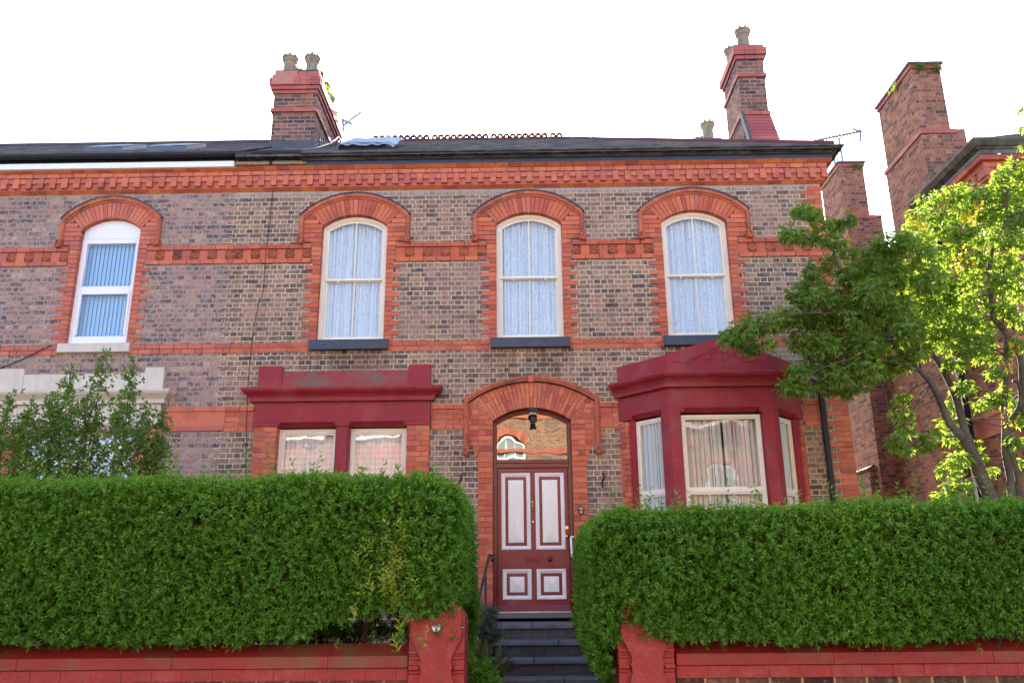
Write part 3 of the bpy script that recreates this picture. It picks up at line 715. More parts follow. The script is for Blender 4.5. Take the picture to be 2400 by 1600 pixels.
def chimney_right():
    x0, x1, y0, y1 = 4.50, 5.04, 15.0, 16.15
    mb = MB(); mb.box(x0, x1, y0, y1, 8.8, 12.12, 0)
    ch = mb.build('chimney', M['stack_brick'], house)
    for z, h, o in ((10.80, .09, .03), (11.68, .085, .035), (12.10, .085, .035), (12.185, .085, .075), (12.27, .085, .075), (12.355, .085, .03)):
        q = MB(); stack_courses(q, x0, x1, y0, y1, z, h, o, 0)
        q.build('oversailing_course', [M['dark_red_brick'], M['pink_brick'], M['red_mortar']], ch)
    q = MB()                                                         # battered brick foot in front
    n = 14
    for i in range(n):
        za, zb_ = 9.5+1.29*i/n, 9.5+1.29*(i+1)/n; ya = 14.35+.63*i/n
        q.prism([(ya, za+.002), (ya+.045, zb_-.004), (15.0, zb_-.004), (15.0, za+.002)], x0+.01+.03*(1-i/n), x1+.03, 0, 'x')
    q.build('battered_foot', M['dark_red_brick'], ch)
    q = MB(); q.prism([(14.25, 9.42), (14.42, 9.42), (15.06, 10.86), (14.94, 10.86)], x0-.04, x0+.012, 0, 'x'); q.build('coping', M['lead'], ch)
    q = MB(); q.box(x0-.01, x1+.01, y0-.01, y1+.01, 12.43, 12.46); q.build('flaunching', M['lead'], ch)
    crown_pot(ch, 4.75, 15.25, 12.45, .60); crown_pot(ch, 4.66, 15.85, 12.45, .56)
chimney_right()
mb = MB(); mb.box(4.6, 5.3, 19.6, 20.9, 8.6, 12.98); ch = mb.build('chimney', M['stack_brick'], house)
pz = at(1659, 336, 20).z-.05
crown_pot(ch, at(1659, 310, 20).x, 20.0, pz, at(1659, 284, 20).z-pz, .18); crown_pot(ch, at(1641, 330, 20.5).x, 20.6, pz, .58, .17)
# ---------------------------------------------------------------- ground floor window with painted head
def flat_head(root, mat, mossy, x0, x1, px0, px1, cx0, cx1, blocks, opens, with_piers=True):
    """entablature over a two-light window; opens = list of (xa, xb)"""
    Y0 = F-.075
    mb = MB(); mb.box(x0, x1, Y0, F+.12, 4.300, 4.628)
    xs = x0
    for a, b in opens:
        mb.box(xs, a, Y0, F+.12, 4.235, 4.299)
        mb.prism([(Y0+.005, 4.299), (Y0+.075, 4.237), (F+.12, 4.237), (F+.12, 4.299)], a+.05, b-.05, 0, 'x')
        for s, xx in ((1, a), (-1, b)):
            mb.add([(xx, Y0+.002, 4.236), (xx+s*.05, Y0+.074, 4.238), (xx+s*.05, Y0+.006, 4.299), (xx, Y0+.002, 4.299), (xx, F+.12, 4.236), (xx+s*.05, F+.12, 4.238)], [(0, 1, 2, 3), (0, 1, 5, 4)])
        xs = b
    mb.box(xs, x1, Y0, F+.12, 4.235, 4.299)
    hd = mb.build('window_head', M[mat], root, bevel=.003)
    c = MB(); c.sweep([(x0, F), (x0, F-.0751), (x1, F-.0751), (x1, F)], [(0, 4.629), (.07, 4.629), (.075, 4.70), (.095, 4.703), (.095, 4.715), (.11, 4.718), (.13, 4.74), (.165, 4.765), (.19, 4.80), (.195, 4.835), (.0, 4.875)], 0, False)
    c.build('cornice', M[mat], hd)
    if mat == 'maroon':
        c = MB(); c.sweep([(x0, F), (x0, F-.0751), (x1, F-.0751), (x1, F)], [(.196, 4.836), (.197, 4.840), (.0, 4.880), (0, 4.877)], 0, False); c.build('weathered_ledge', M['moss_ledge'], hd)
    c = MB(); c.box(x0+.03, x1-.03, F-.06, F+.05, 4.86, 5.15)
    c.build('blocking_course', M[mossy], hd, bevel=.006)
    for a, b in blocks:
        c = MB(); n = 5; P = [(a, 4.86)]+[(a+.04-.04*math.cos(PI/2*i/n), 5.205+.04*math.sin(PI/2*i/n)) for i in range(n+1)]+[(b-.04+.04*math.sin(PI/2*i/n), 5.205+.04*math.cos(PI/2*i/n)) for i in range(n+1)]+[(b, 4.86)]
        c.prism(P, F-.075, F+.04); c.build('end_block', M[mat], hd, bevel=.004)
    return hd
hd = flat_head(house, 'maroon', 'maroon_mossy', -4.335, -1.485, 0, 0, 0, 0, ((-4.315, -3.93), (-1.86, -1.495)), ((-3.955, -2.99), (-2.81, -1.865)))
for a, b in ((-4.325, -3.955), (-1.865, -1.492)):
    mb = MB(); z = 1.2; k = 0
    while z < 4.22:
        clampbricks(mb, a, b, z, F-.055, F+.16, k % 2 == 0, sl=.235, sh=.135); z += .0843; k += 1
    mb.build('brick_pier', M['red_brick'], hd)
    mb = MB(); mb.box(a+.006, b-.006, F-.05, F+.15, 1.2, 4.234); mb.build('mortar_bed', M['pale_mortar'], hd)
mb = MB(); mb.prism([(-2.985, F-.05), (-2.815, F-.05), (-2.79, F-.02), (-2.79, F+.15), (-3.01, F+.15), (-3.01, F-.02)], 1.9, 4.233, 0, 'z'); mb.box(-4.0, -1.83, F-.04, F+.2, 1.9, 2.15)
mb.build('mullion', M['maroon'], hd)
def sash_flat(root, A, t, nrm, s0, s1, z0, z1, rail, mat='cream_paint', glass='old_glass', fw=.06, d=0):
    """rectangular sash window on any plane: frame > rail, panes"""
    mb = MB()
    mb.obox(A, t, nrm, s0, s0+fw, d-.06, d, z0, z1); mb.obox(A, t, nrm, s1-fw, s1, d-.06, d, z0, z1)
    mb.obox(A, t, nrm, s0+fw, s1-fw, d-.06, d-.001, z1-fw, z1); mb.obox(A, t, nrm, s0+fw, s1-fw, d-.06, d+.01, z0, z0+fw)
    w = mb.build('window', M[mat], root, bevel=.003)
    mb = MB(); mb.obox(A, t, nrm, s0+fw, s1-fw, d-.055, d-.005, rail-.025, rail+.025)
    i = .028
    for za, zb_ in ((z0+fw, rail-.026), (rail+.026, z1-fw)):
        mb.obox(A, t, nrm, s0+fw, s0+fw+i, d-.05, d-.02, za, zb_); mb.obox(A, t, nrm, s1-fw-i, s1-fw, d-.05, d-.02, za, zb_)
        mb.obox(A, t, nrm, s0+fw+i, s1-fw-i, d-.05, d-.021, zb_-i, zb_); mb.obox(A, t, nrm, s0+fw+i, s1-fw-i, d-.05, d-.021, za, za+i)
    mb.build('sash', M[mat], w)
    for za, zb_ in ((z0+fw, rail), (rail, z1-fw)):
        g = MB(); P = lambda a, b: (A[0]+t[0]*a+nrm[0]*(d-.035), A[1]+t[1]*a+nrm[1]*(d-.035), b)
        g.sheet(rect(s0+fw, s1-fw, za, zb_), [], 0, 0, P); g.build('pane', M[glass], w)
    return w
tX, nX = (1, 0), (0, -1)
for a, b in ((-3.958, -2.983), (-2.817, -1.862)): sash_flat(house, (0, F+.12), tX, nX, a, b, 2.15, 4.22, 2.75, glass='wavy_glass', fw=.07)
# ---------------------------------------------------------------- canted bay
BP = [(1.555, F), (2.24, 12.66), (3.83, 12.66), (4.515, F)]
bay = bpy.data.objects.new('bay_window', None); COL.objects.link(bay); bay.parent = house; bay.location = Vector((3.03, F, 0))-house.location
mb = MB()
def foot(o):
    k = MB(); k.sweep(BP, [(o, 0)], 0, False); return [(v[0], v[1]) for v in k.v]
ENT0, ENT1 = 4.255, 4.632
mb.prism(foot(0), ENT0+.066, ENT1, 0, 'z')
# lower strip of the entablature, chamfered over the lights
faces = []
for i in range(3):
    a, b = Vector(BP[i]), Vector(BP[i+1]); t = (b-a).normalized(); n = Vector((t.y, -t.x)); faces.append((a, t, n, (b-a).length))
OPN = [(.27, .86), (.235, 1.375), (.16, .75)]
for (a, t, n, L), (u, v) in zip(faces, OPN):
    for s0, s1 in ((0, u), (v, L)): mb.obox(a, t, n, s0, s1, -.20, -.0005, ENT0, ENT0+.065)
    P = lambda s, d, z: (a[0]+t[0]*s+n[0]*d, a[1]+t[1]*s+n[1]*d, z)
    q = [P(u, -.006, ENT0+.065), P(v, -.006, ENT0+.065), P(v-.04, -.075, ENT0+.002), P(u+.04, -.075, ENT0+.002), P(v, -.2, ENT0+.002), P(u, -.2, ENT0+.002), P(u, -.0005, ENT0), P(v, -.0005, ENT0)]
    mb.add(q, [(0, 1, 2, 3), (3, 2, 4, 5), (0, 3, 5), (1, 2, 4)])
mb.build('entablature', M['maroon'], bay)
mb = MB(); cp = [(0, 4.633), (.09, 4.633), (.095, 4.70), (.115, 4.703), (.115, 4.722), (.13, 4.725), (.15, 4.75), (.20, 4.775), (.225, 4.81), (.228, 4.838), (.0, 4.885)]
mb.sweep(BP, cp); mb.prism([p for p in foot(.10)], 4.70, 4.84, 0, 'z')
mb.build('cornice', M['maroon'], bay)
mb = MB(); mb.sweep(BP, [(.228, 4.8385), (.229, 4.842), (.0, 4.889), (0, 4.886)]); mb.build('weathered_ledge', M['moss_ledge'], bay)
mb = MB()                                                            # parapet with the pediment
th = .13; ptop = 5.165
fi = foot(-.0); fo = foot(-th)
for i in (0, 2): mb.prism([fi[i], fi[i+1], fo[i+1], fo[i]], 4.86, 5.165, 0, 'z')
mb.prism([(2.24, 4.86), (2.24, 5.170), (2.99, 5.405), (3.08, 5.405), (3.83, 5.170), (3.83, 4.86)], 12.659, 12.659+th)
mb.build('parapet', M['maroon'], bay)
mb = MB()                                                            # incised scrollwork as fine raised lines
def scr(P, r=.011): mb.tube([(x, 12.657, z) for x, z in P], r, 6)
for s in (-1, 1):
    X = lambda u: 3.035+s*u
    P = []
    for i in range(26): P.append((X(.13+.06*math.cos(-2.2+i*.25)*(1-.0*i)), 5.13+.055*math.sin(-2.2+i*.25)))
    scr(P)
    scr([(X(.07+.03*i/6), 5.20+.03*math.sin(PI*i/6)) for i in range(7)]+[(X(.10+.42*i/20), 5.20-.17*(.5-.5*math.cos(PI*i/20))-.0) for i in range(21)]+[(X(.52+.2*i/14), 5.03+.035*math.sin(PI*i/14)) for i in range(15)])
    scr([(X(.40+.045*math.cos(i*.4)), 5.075+.035*math.sin(i*.4)) for i in range(12)], .008)
    scr([(X(.60+.035*math.cos(i*.4)), 5.02+.02*math.sin(i*.4)) for i in range(12)], .005)
    for i in range(3): scr([(X(.0), 5.17+i*.035), (X(.05), 5.205+i*.03)], .005)
mb.build('scroll_relief', M['maroon'], bay)
mb = MB()                                                            # piers between the lights
col = [(2.41, 12.66), (2.24, 12.66), (2.125, 12.785), (2.22, 12.87), (2.43, 12.80)]
mb.prism(col, 1.2, ENT0-.001, 0, 'z'); mb.build('pier', M['maroon'], bay, bevel=.008)
mb = MB(); mb.prism([(6.07-x, y) for x, y in col], 1.2, ENT0-.001, 0, 'z'); mb.build('pier', M['maroon'], bay, bevel=.008)
mb = MB()
for (a, t, n, L), (u, v) in zip(faces, OPN):
    mb.obox(a, t, n, .02, L-.02, -.22, -.01, 1.2, 2.1)
mb.build('lower_wall', M['maroon'], bay)
for fi_, u, v in ((0, .175, .275), (2, .74, .88)):
    a, t, n, L = faces[fi_]; mb = MB(); mb.obox(a, t, n, u, v, -.22, -.035, 2.1, ENT0-.002); mb.build('pier', M['maroon'], bay, bevel=.008)
for fi_, s0, s1 in ((0, .0, .185), (2, .875, faces[2][3])):
    mb = MB(); z = 1.2; k = 0
    while z < ENT0-.05:
        a, t, n, L = faces[fi_]
        xm = s0+(s1-s0)*(.62 if k % 2 else .38)
        for u, v in ((s0, xm), (xm, s1)): mb.obox(a, t, n, u+.003, v-.003, -.2, -.004+random.uniform(-.001, .001), z+.0035, z+.0805)
        z += .0843; k += 1
    mb.build('brick_jamb', M['red_brick'], bay)
for i, (u, v, g) in enumerate(((.265, .868, 'bay_glass'), (.190, 1.40, 'bay_glass'), (.155, .755, 'bay_glass'))):
    a, t, n, L = faces[i]; sash_flat(bay, a, t, n, u, v, 2.1, ENT0-.03, 3.075, glass=g, fw=.038, d=-.09)
# ---------------------------------------------------------------- front door
DX = .15; W = .63
r, cz, h = seg(W, .21, 4.51); hr, hz, hh = seg(1.05, .35, 4.965)
sur = MB(); yf, yb = F-.015, F+.17
z = 1.0; k = 0
while z < 4.62:
    for sx in (-1, 1):
        zc_ = z+G/2
        if zc_ > 3.90: w = .385
        elif zc_ > 3.46: w = .235+.15*(1-math.sqrt(max(0, 1-((zc_-3.46)/.44)**2)))
        else: w = .235
        x0 = W
        if zc_ > 4.30: x0 = (zc_-cz)*math.tan(h)+.006
        if x0 > W+w-.03: continue
        cuts = [x0]
        st = .225 if k % 2 else .112
        c_ = W+st
        while c_ < W+w-.04:
            if c_ > x0+.04: cuts.append(c_)
            c_ += .112 if (k % 2 == 0 or w < .3) else .225
        cuts.append(W+w)
        for u, v in zip(cuts, cuts[1:]):
            a, b = sorted((DX+sx*u, DX+sx*v)); sur.box(a+.0035, b-.0035, yf+random.uniform(-.001, .001), yb if u == W else F+.03, z+.005, z+G-.005)
    z += G; k += 1
def R1(a): d = hz-cz; return d*math.cos(a)+math.sqrt(hr*hr-(d*math.sin(a))**2)-.004
nv = 25
for i in range(nv):
    b0 = -h+2*h*i/nv; b1 = -h+2*h*(i+1)/nv; am = (b0+b1)/2; cut = r+(R1(am)-r)*(.62 if i % 2 else .38)
    sur.arcblocks(DX, cz, r, cut-.003, b0, b1, 1, yf, yb, .009, sub=1); sur.arcblocks(DX, cz, cut+.004, R1, b0, b1, 1, yf, F+.03, .009, sub=1)
door_sur = sur.build('door_surround', M['red_brick'], house)
m2 = MB(); n_ = 16
for sx in (-1, 1):
    a, b = sorted((DX+sx*(W+.006), DX+sx*(W+.22))); m2.box(a, b, F-.006, yb-.004, 1.0, 4.28); a, b = sorted((DX+sx*(W+.23), DX+sx*(W+.37))); m2.box(a, b, F-.005, F+.01, 3.92, 4.60)
m2.ring([(DX+R1(-h+2*h*i/n_)*math.sin(-h+2*h*i/n_), cz+R1(-h+2*h*i/n_)*math.cos(-h+2*h*i/n_)) for i in range(n_+1)], arc_pts(DX, cz, r+.006, h, n_), F-.0055, yb-.004)
m2.build('mortar_bed', M['pale_mortar'], door_sur)
hd = MB(); hd.arcblocks(DX, hz, hr+.012, hr+.062, -hh, hh, 19, F-.075, F+.01, .008, sub=1); hd.arcblocks(DX, hz, hr-.02, hr+.012, -hh, hh, 1, F-.05, F+.01, 0, sub=24)
zc_ = hz+hr*math.cos(hh)
for sx in (-1, 1):
    x = DX+sx*1.055
    hd.tube([(x, F-.03, 3.86), (x, F-.03, zc_+.05)], .045, 10)
    for zz in (4.10, 4.36): hd.tube([(x, F-.03, zz-.006), (x, F-.03, zz+.006)], .048, 10)
    label_stop(hd, x, 3.80, F-.01)
hd.box(DX-.05, DX+.04, F-.085, F, 4.925, 5.03)
hm = hd.build('hood_mould', M['hood_brick'], door_sur)
cp_ = MB(); cp_.arcblocks(DX, hz, hr-.036, hr-.021, -hh, hh, 1, F-.07, F+.01, 0, sub=24); cp_.build('drip_course', M['old_iron'], hm)
# frame, transom and fanlight
YD = F+.165
fm = MB(); FI = .065
def dl(i, zb_): rr = r-i; q = math.asin((W-i)/rr); return [(DX-(W-i), zb_)]+arc_pts(DX, cz, rr, q, 16)+[(DX+W-i, zb_)]
fm.ring(dl(.0, 1.33), dl(.045, 1.33), YD-.03, YD+.08); fm.ring(dl(.044, 1.33), dl(FI, 1.33), YD-.01, YD+.07)
fm.box(DX-W+.05, DX+W-.05, YD-.035, YD+.06, 3.635, 3.69); fm.box(DX-W+.05, DX+W-.05, YD-.015, YD+.06, 3.56, 3.634)
dfr = fm.build('door_frame', M['frame_gloss'], house, bevel=.004)
g = MB(); g.sheet(dl(.05, 3.66), [], YD+.02); g.build('fanlight_pane', M['fan_glass'], dfr)
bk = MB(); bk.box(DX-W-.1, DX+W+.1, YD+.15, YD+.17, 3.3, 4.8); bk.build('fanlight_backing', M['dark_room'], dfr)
th_ = MB(); th_.box(DX-W+.02, DX+W-.02, F+.02, YD+.1, 1.27, 1.345); th_.build('threshold', M['tread_stone'], dfr)
dx0, dx1, dz0, dz1 = DX-W+FI+.004, DX+W-FI-.004, 1.36, 3.556
db = MB(); db.box(dx0, dx1, YD+.012, YD+.06, dz0, dz1)
door = db.build('front_door', M['door_gloss'], house, bevel=.004)
kp = MB(); kp.box(dx0+.01, dx1-.01, YD-.004, YD+.011, dz0+.005, dz0+.10); kp.build('kick_board', M['threshold'], door)
kp = MB(); kp.box(dx0, dx1, YD-.03, YD+.01, 1.347, 1.362); kp.build('weather_bar', M['steel'], door)
PAN = [(-.352, .112, 2.28, 3.478), (.188, .655, 2.28, 3.478), (-.338, .112, 1.535, 1.99), (.19, .648, 1.535, 1.99)]
for x0, x1, z0, z1 in PAN:
    b = .062
    m = MB()
    for i, o, d in ((0, 0, .004), (1, .018, .022), (2, .040, .014)):
        pass
    prof = [(0, 0), (.004, .020), (.022, .026), (.045, .012), (b, .004), (b, 0)]
    P = lambda i, d: [(x0+i, YD+.012-d, z0+i), (x1-i, YD+.012-d, z0+i), (x1-i, YD+.012-d, z1-i), (x0+i, YD+.012-d, z1-i)]
    vs = []
    for i, d in prof: vs += P(i, d)
    q = len(prof); m.add(vs, [(j*4+e, j*4+(e+1) % 4, (j+1)*4+(e+1) % 4, (j+1)*4+e) for j in range(q-1) for e in range(4)])
    i2 = .112
    vs = P(i2, .0)+P(i2, .010)
    cxm, czm = (x0+x1)/2, (z0+z1)/2; rr = (x1-x0)/2-i2
    zt_, zb2 = (z1-i2-rr, z0+i2+rr) if z1-z0 > .7 else (czm, czm)
    vs += [(cxm, YD+.012-.028, zb2), (cxm, YD+.012-.028, zt_)]
    m.add(vs, [(0, 1, 5, 4), (1, 2, 6, 5), (2, 3, 7, 6), (3, 0, 4, 7), (4, 5, 8), (5, 6, 9, 8), (6, 7, 9), (7, 4, 8, 9)])
    m.build('door_panel', M['door_white'], door)
m = MB(); m.box(.03, .25, YD-.006, YD+.013, 2.10, 2.175); m.box(.04, .24, YD-.012, YD-.005, 2.115, 2.162); m.build('letterbox', M['maroon'], door, bevel=.004)
m = MB(); m.box(.05, .23, YD-.0135, YD-.0121, 2.118, 2.128); m.build('letter_slot', M['iron'], door)
m = MB(); m.lathe([(.012, -.013), (.012, .02), (.034, .03), (.040, .05), (.030, .07), (.008, .078)], (.405, YD, 2.135), 16, axis='y'); m.build('door_knob', M['frame_gloss'], door, True)
m = MB(); m.lump((.146, YD-.012, 3.01), (.022, .02, .03)); m.tube([(.146, YD-.02, 3.0), (.146, YD-.03, 2.95), (.146, YD-.02, 2.90)], .010, 8); m.lump((.146, YD-.005, 2.885), (.014, .015, .014)); m.build('door_knocker', M['brass'], door, True)
m = MB(); m.lathe([(.014, -.013), (.014, .004)], (.146, YD, 2.71), 10, axis='y'); m.build('spyhole', M['steel'], door)
m = MB(); m.box(.655, .70, YD-.002, YD+.013, 2.595, 2.635); m.box(.67, .685, YD-.006, YD, 2.605, 2.625); m.build('deadlock', M['brass'], door)
m = MB(); m.lathe([(.034, -.013), (.034, 0), (.024, .012), (.012, .02)], (.675, YD, 2.485), 14, axis='y'); m.build('latch', M['brass'], door)
# bay downpipe
dp = MB(); dp.box(4.792, 4.862, F-.09, F-.02, 1.0, 4.74); dp.box(4.785, 4.869, F-.095, F-.015, 3.9, 3.95)
dp.prism([(4.80, 4.735), (4.855, 4.735), (4.84, 4.80), (4.72, 4.93), (4.66, 4.90), (4.70, 4.85)], F-.085, F-.025); dp.build('downpipe', M['black_plastic'], house)
# ================================================================ adjoining house on the left
NL = -14.0
nb = thing('terraced_house', (-7.5, F, 0), 'adjoining house at the left with grey smeared pointing and white plastic window', 'house')
NWX = -7.12
mb = MB(); house_shell(mb, NL, PL, [arch_hole(NWX, .915), rect(-8.2, -6.25, 2.0, 4.2)], ZT, teeth_right=TEETH)
mb.add([(NL, F, -.2), (NL, 22, -.2), (NL, 22, ZT+.4), (NL, F, ZT+.4)], [(0, 1, 2, 3)]); mb.add([(NL, 22, -.2), (PL, 22, -.2), (PL, 22, ZT+.4), (NL, 22, ZT+.4)], [(0, 1, 2, 3)])
mb.box(NL, PL-.1, F+.05, F+.30, ZT, ZT+.4)
mb.build('wall', M['smeared_brick'], nb)
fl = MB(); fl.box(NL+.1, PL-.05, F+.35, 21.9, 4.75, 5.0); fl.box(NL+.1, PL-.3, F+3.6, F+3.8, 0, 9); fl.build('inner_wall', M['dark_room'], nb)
string_course(nb, NL+.1, PL+.02, [(NWX-.68, NWX+.68)])
eaves_band(nb, NL, PL)
arch_window(nb, NWX, 'plastic', .915)
for a, b in ((NL+.1, NWX-.61), (NWX+.61, PL+.1)):
    mb = MB()
    for i in range(2): clampbricks(mb, a, b, 5.49+i*G, F-.006, F+.02, i == 0, sh=.225, sl=.225 if i else .11)
    bed(mb.build('sill_band', M['band_brick'], nb), a, b, F-.002, F+.02, 5.49, 5.66)
mb = MB(); mb.box(-5.82, PL+.12, F-.03, F+.02, 4.51, 4.585); mb.box(-5.82, PL+.12, F-.012, F+.02, 4.265, 4.509); mb.box(-5.82, PL+.12, F-.03, F+.02, 4.185, 4.264)
mb.build('door_head_band', M['band_brick'], nb)
hd = flat_head(nb, 'cream_stone', 'cream_stone', -8.66, -5.87, 0, 0, 0, 0, ((-8.64, -8.2), (-6.2, -5.88)), ((-8.2, -7.3), (-7.12, -6.22)))
for a, b in ((-8.62, -8.2), (-6.24, -5.9)):
    mb = MB(); z = 1.2; k = 0
    while z < 4.22: clampbricks(mb, a, b, z, F-.05, F+.16, k % 2 == 0, sl=.225, sh=.115); z += .0843; k += 1
    mb.build('brick_pier', M['band_brick'], hd)
mb = MB(); mb.box(-7.3, -7.12, F-.05, F+.15, 1.9, 4.233); mb.build('mullion', M['cream_stone'], hd)
for a, b in ((-8.18, -7.32), (-7.10, -6.26)): sash_flat(nb, (0, F+.12), tX, nX, a, b, 2.15, 4.22, 3.4, 'white_plastic', 'glass', .06)
# white soffit board, black gutter with brackets
wx1 = at(549, 385, F-.22).x; gx1 = at(707, 375, F-.3).x
mb = MB(); mb.box(NL, wx1, F-.24, F-.10, zy(380, .24), zy(367.5, .24)); mb.build('fascia_board', M['white_plastic'], nb)
zg = zy(367, .26)
mb = MB(); mb.box(NL, wx1, F-.20, F-.08, zg+.0, zg+.12); mb.build('soffit_board', M['black_plastic'], nb)
mb = MB(); cyg, czg = F-.29, zg+.135; n = 9; bx = MB(); bx.box(wx1+.001, gx1+.05, F-.17, F+.04, zg-.03, zg+.085); bx.build('eaves_infill', M['brown_brick'], nb)
prof = [(F-(cyg+.065*math.cos(PI*i/n)), czg-.075*math.sin(PI*i/n)) for i in range(n+1)]
prof = [(p[0], p[1]) for p in reversed(prof)]
mb.sweep([(NL, F), (gx1, F)], prof+[(prof[-1][0]+.004, czg+.016), (prof[-1][0]-.006, czg+.016)], 0, False)
mb.box(gx1-.02, gx1, F-.36, F-.22, zg+.06, czg+.01)
gt = mb.build('gutter', M['black_plastic'], nb)
for px in (15, 90, 240, 315, 390, 465, 540, 630):
    x = at(px, 385, F-.3).x
    mb = MB(); mb.sweep([(x-.018, F), (x+.018, F)], [(p[0]+(.006 if p[0] > .29 else 0), p[1]-.007) for p in prof]); mb.box(x-.016, x+.016, F-.23, F-.2, zg-.06, czg)
    mb.build('gutter_bracket', M['black_plastic'], gt)
mb = MB(); NE = czg+.02; NRZ = RZ+.02
mb.add([(NL, F-.30, NE), (PL, F-.30, NE), (PL, 17.5, NRZ), (NL, 17.5, NRZ), (NL, 22, NE), (PL, 22, NE)], [(0, 1, 2, 3), (3, 2, 5, 4)])
mb.add([(NL, F-.30, NE-.03), (PL, F-.30, NE-.03), (PL, F, NE-.03), (NL, F, NE-.03)], [(0, 1, 2, 3)]); mb.add([(NL, F-.30, NE-.03), (PL, F-.30, NE-.03), (PL, F-.30, NE), (NL, F-.30, NE)], [(0, 1, 2, 3)])
mb.add([(PL, F-.30, NE), (gx1, F-.30, NE), (gx1, F-.24, NE+.03), (PL, F-.24, NE+.03)], [(0, 1, 2, 3)])
nroof = mb.build('roof', M['slate'], nb); slates(nroof, NL, lambda y: PL, F-.30, NE, 17.5, NRZ)
mb = MB(); mb.tube([(NL, 17.5, NRZ+.01), (PL, 17.5, NRZ+.01)], .07, 8); mb.build('ridge_tile', M['slate'], nroof)
def nroofz(Y): return NE+(Y-F+.30)*(NRZ-NE)/(17.5-F+.30)
for pa, pb in ((212, 300), (356, 446)):
    a, b = at(pa, 360, 14.0).x, at(pb, 355, 14.0).x
    mb = MB(); mb.prism([(13.75, nroofz(13.75)-.05), (13.75, nroofz(13.75)+.10), (14.7, nroofz(14.7)+.10), (14.7, nroofz(14.7)-.05)], a, b, 0, 'x')
    mb.build('roof_light', M['grey_board'], nroof)
    s = MB(); nx, ny = 14, 8
    vs = []
    for j in range(ny+1):
        for i in range(nx+1):
            u, v = i/nx, j/ny; Y = 13.78+.9*v
            vs.append((a+.02+(b-a-.04)*u, Y, nroofz(Y)+.112+.004*math.sin(u*9+v*4)))
    vs2 = [(x, y, z_+.006) for x, y, z_ in vs]; q = (nx+1)*(ny+1)
    fs = [(j*(nx+1)+i, j*(nx+1)+i+1, (j+1)*(nx+1)+i+1, (j+1)*(nx+1)+i) for j in range(ny) for i in range(nx)]
    s.add(vs+vs2, fs+[tuple(q+e for e in f) for f in fs]+[(i, i+1, q+i+1, q+i) for i in range(nx)])
    o = s.build('plastic_sheet', M['tarp'], None, True)
    tag(o, 'pale plastic sheet over the neighbour house roof light '+('farthest left' if pa < 300 else 'nearer the chimney stack'), 'sheet', 'plastic sheets on the neighbour roof')
# tarpaulin on our roof light
s = MB(); nx, ny = 26, 10; vs = []
for j in range(ny+1):
    for i in range(nx+1):
        u, v = i/nx, j/ny; Y = 13.56+1.25*v
        x = sx0-.06+(sx1-sx0+.22)*u+.02*math.sin(v*7)
        zz = at(850, 335, 13.62).z+.012+(Y-13.62)*((roofz(14.75)+.20)-at(850, 335, 13.62).z)/1.13
        zz += (.010*math.sin(u*23+v*5)+.008*math.sin(u*9-v*11))
        if j == 0: zz -= .05+.008*math.sin(u*37)
        if u > .9: zz -= (u-.9)*.6
        if u < .06: zz -= (.06-u)*1.3
        vs.append((x, Y, zz))
q = len(vs); fs = [(j*(nx+1)+i, j*(nx+1)+i+1, (j+1)*(nx+1)+i+1, (j+1)*(nx+1)+i) for j in range(ny) for i in range(nx)]
s.add(vs+[(x, y, z_+.006) for x, y, z_ in vs], fs+[tuple(q+e for e in f) for f in fs]+[(i, i+1, q+i+1, q+i) for i in range(nx)])
tag(s.build('tarpaulin', M['tarp'], None, True), 'pale blue tarpaulin tied over the raised roof light beside the left chimney', 'tarpaulin')
# ================================================================ house on the right, beyond the alley
rh = thing('brick_house', (9.5, F, 0), 'red brick house at the right beyond the alley with two tall side chimney breasts', 'house')
SX, S2, BX = 8.2, 8.7, 8.3
mb = MB()
RW = 16.0; ZE = 8.9
wl = [(SX, F), (SX, 15.45), (S2, 15.45), (S2, 27)]
for a, b in zip(wl, wl[1:]): mb.add([(a[0], a[1], -.2), (b[0], b[1], -.2), (b[0], b[1], ZE), (a[0], a[1], ZE)], [(0, 1, 2, 3)])
mb.add([(SX, F, -.2), (RW, F, -.2), (RW, F, ZE), (SX, F, ZE)], [(0, 1, 2, 3)]); mb.add([(S2, 27, -.2), (RW, 27, -.2), (RW, 27, ZE), (S2, 27, ZE)], [(0, 1, 2, 3)]); mb.add([(RW, F, -.2), (RW, 27, -.2), (RW, 27, ZE), (RW, F, ZE)], [(0, 1, 2, 3)])
rwall = mb.build('wall', M['side_brick'], rh)
mb = MB()
for z, h, o in ((7.08, .085, .02), (7.345, .085, .02), (7.165, .18, .006), (4.185, .085, .025), (4.27, .25, .008), (4.52, .085, .025), (5.49, .17, .006)):
    mb.box(SX-o, RW, F-o, F+.3, z+.002, z+h-.002); mb.box(SX-o, SX+.1, F+.301, 15.44, z+.002, z+h-.002)
mb.build('string_course', M['band_brick'], rwall)
mb = MB()
for z0, z1, o in ((8.36, 8.44, .04), (8.44, 8.66, .09), (8.66, 8.76, .12), (8.76, 8.86, .2)):
    mb.box(SX-o, RW, F-o, F+.3, z0+.001, z1-.001, 1 if o in (.04, .2) else 0); mb.box(SX-o, SX+.1, F+.301, 15.5, z0+.001, z1-.001, 1 if o in (.04, .2) else 0)
for i in range(24):
    if i % 2 == 0: mb.box(SX-.125+i*.107, SX-.02+i*.107, F-.125, F, 8.50, 8.65, 0)
    if i < 20 and i % 2 == 0: mb.box(SX-.125, SX, F+i*.107, F+.1+i*.107, 8.50, 8.65, 0)
mb.build('eaves_cornice', [M['band_brick'], M['eaves_brick']], rh)
mb = MB(); mb.sweep([(SX, 15.65), (SX, F), (RW, F)], [(.20, 8.87), (.205, 8.95), (.24, 8.955), (.24, 8.98), (.28, 8.985), (.30, 9.0), (.36, 9.07), (.37, 9.10), (.33, 9.10), (.2, 9.02)])
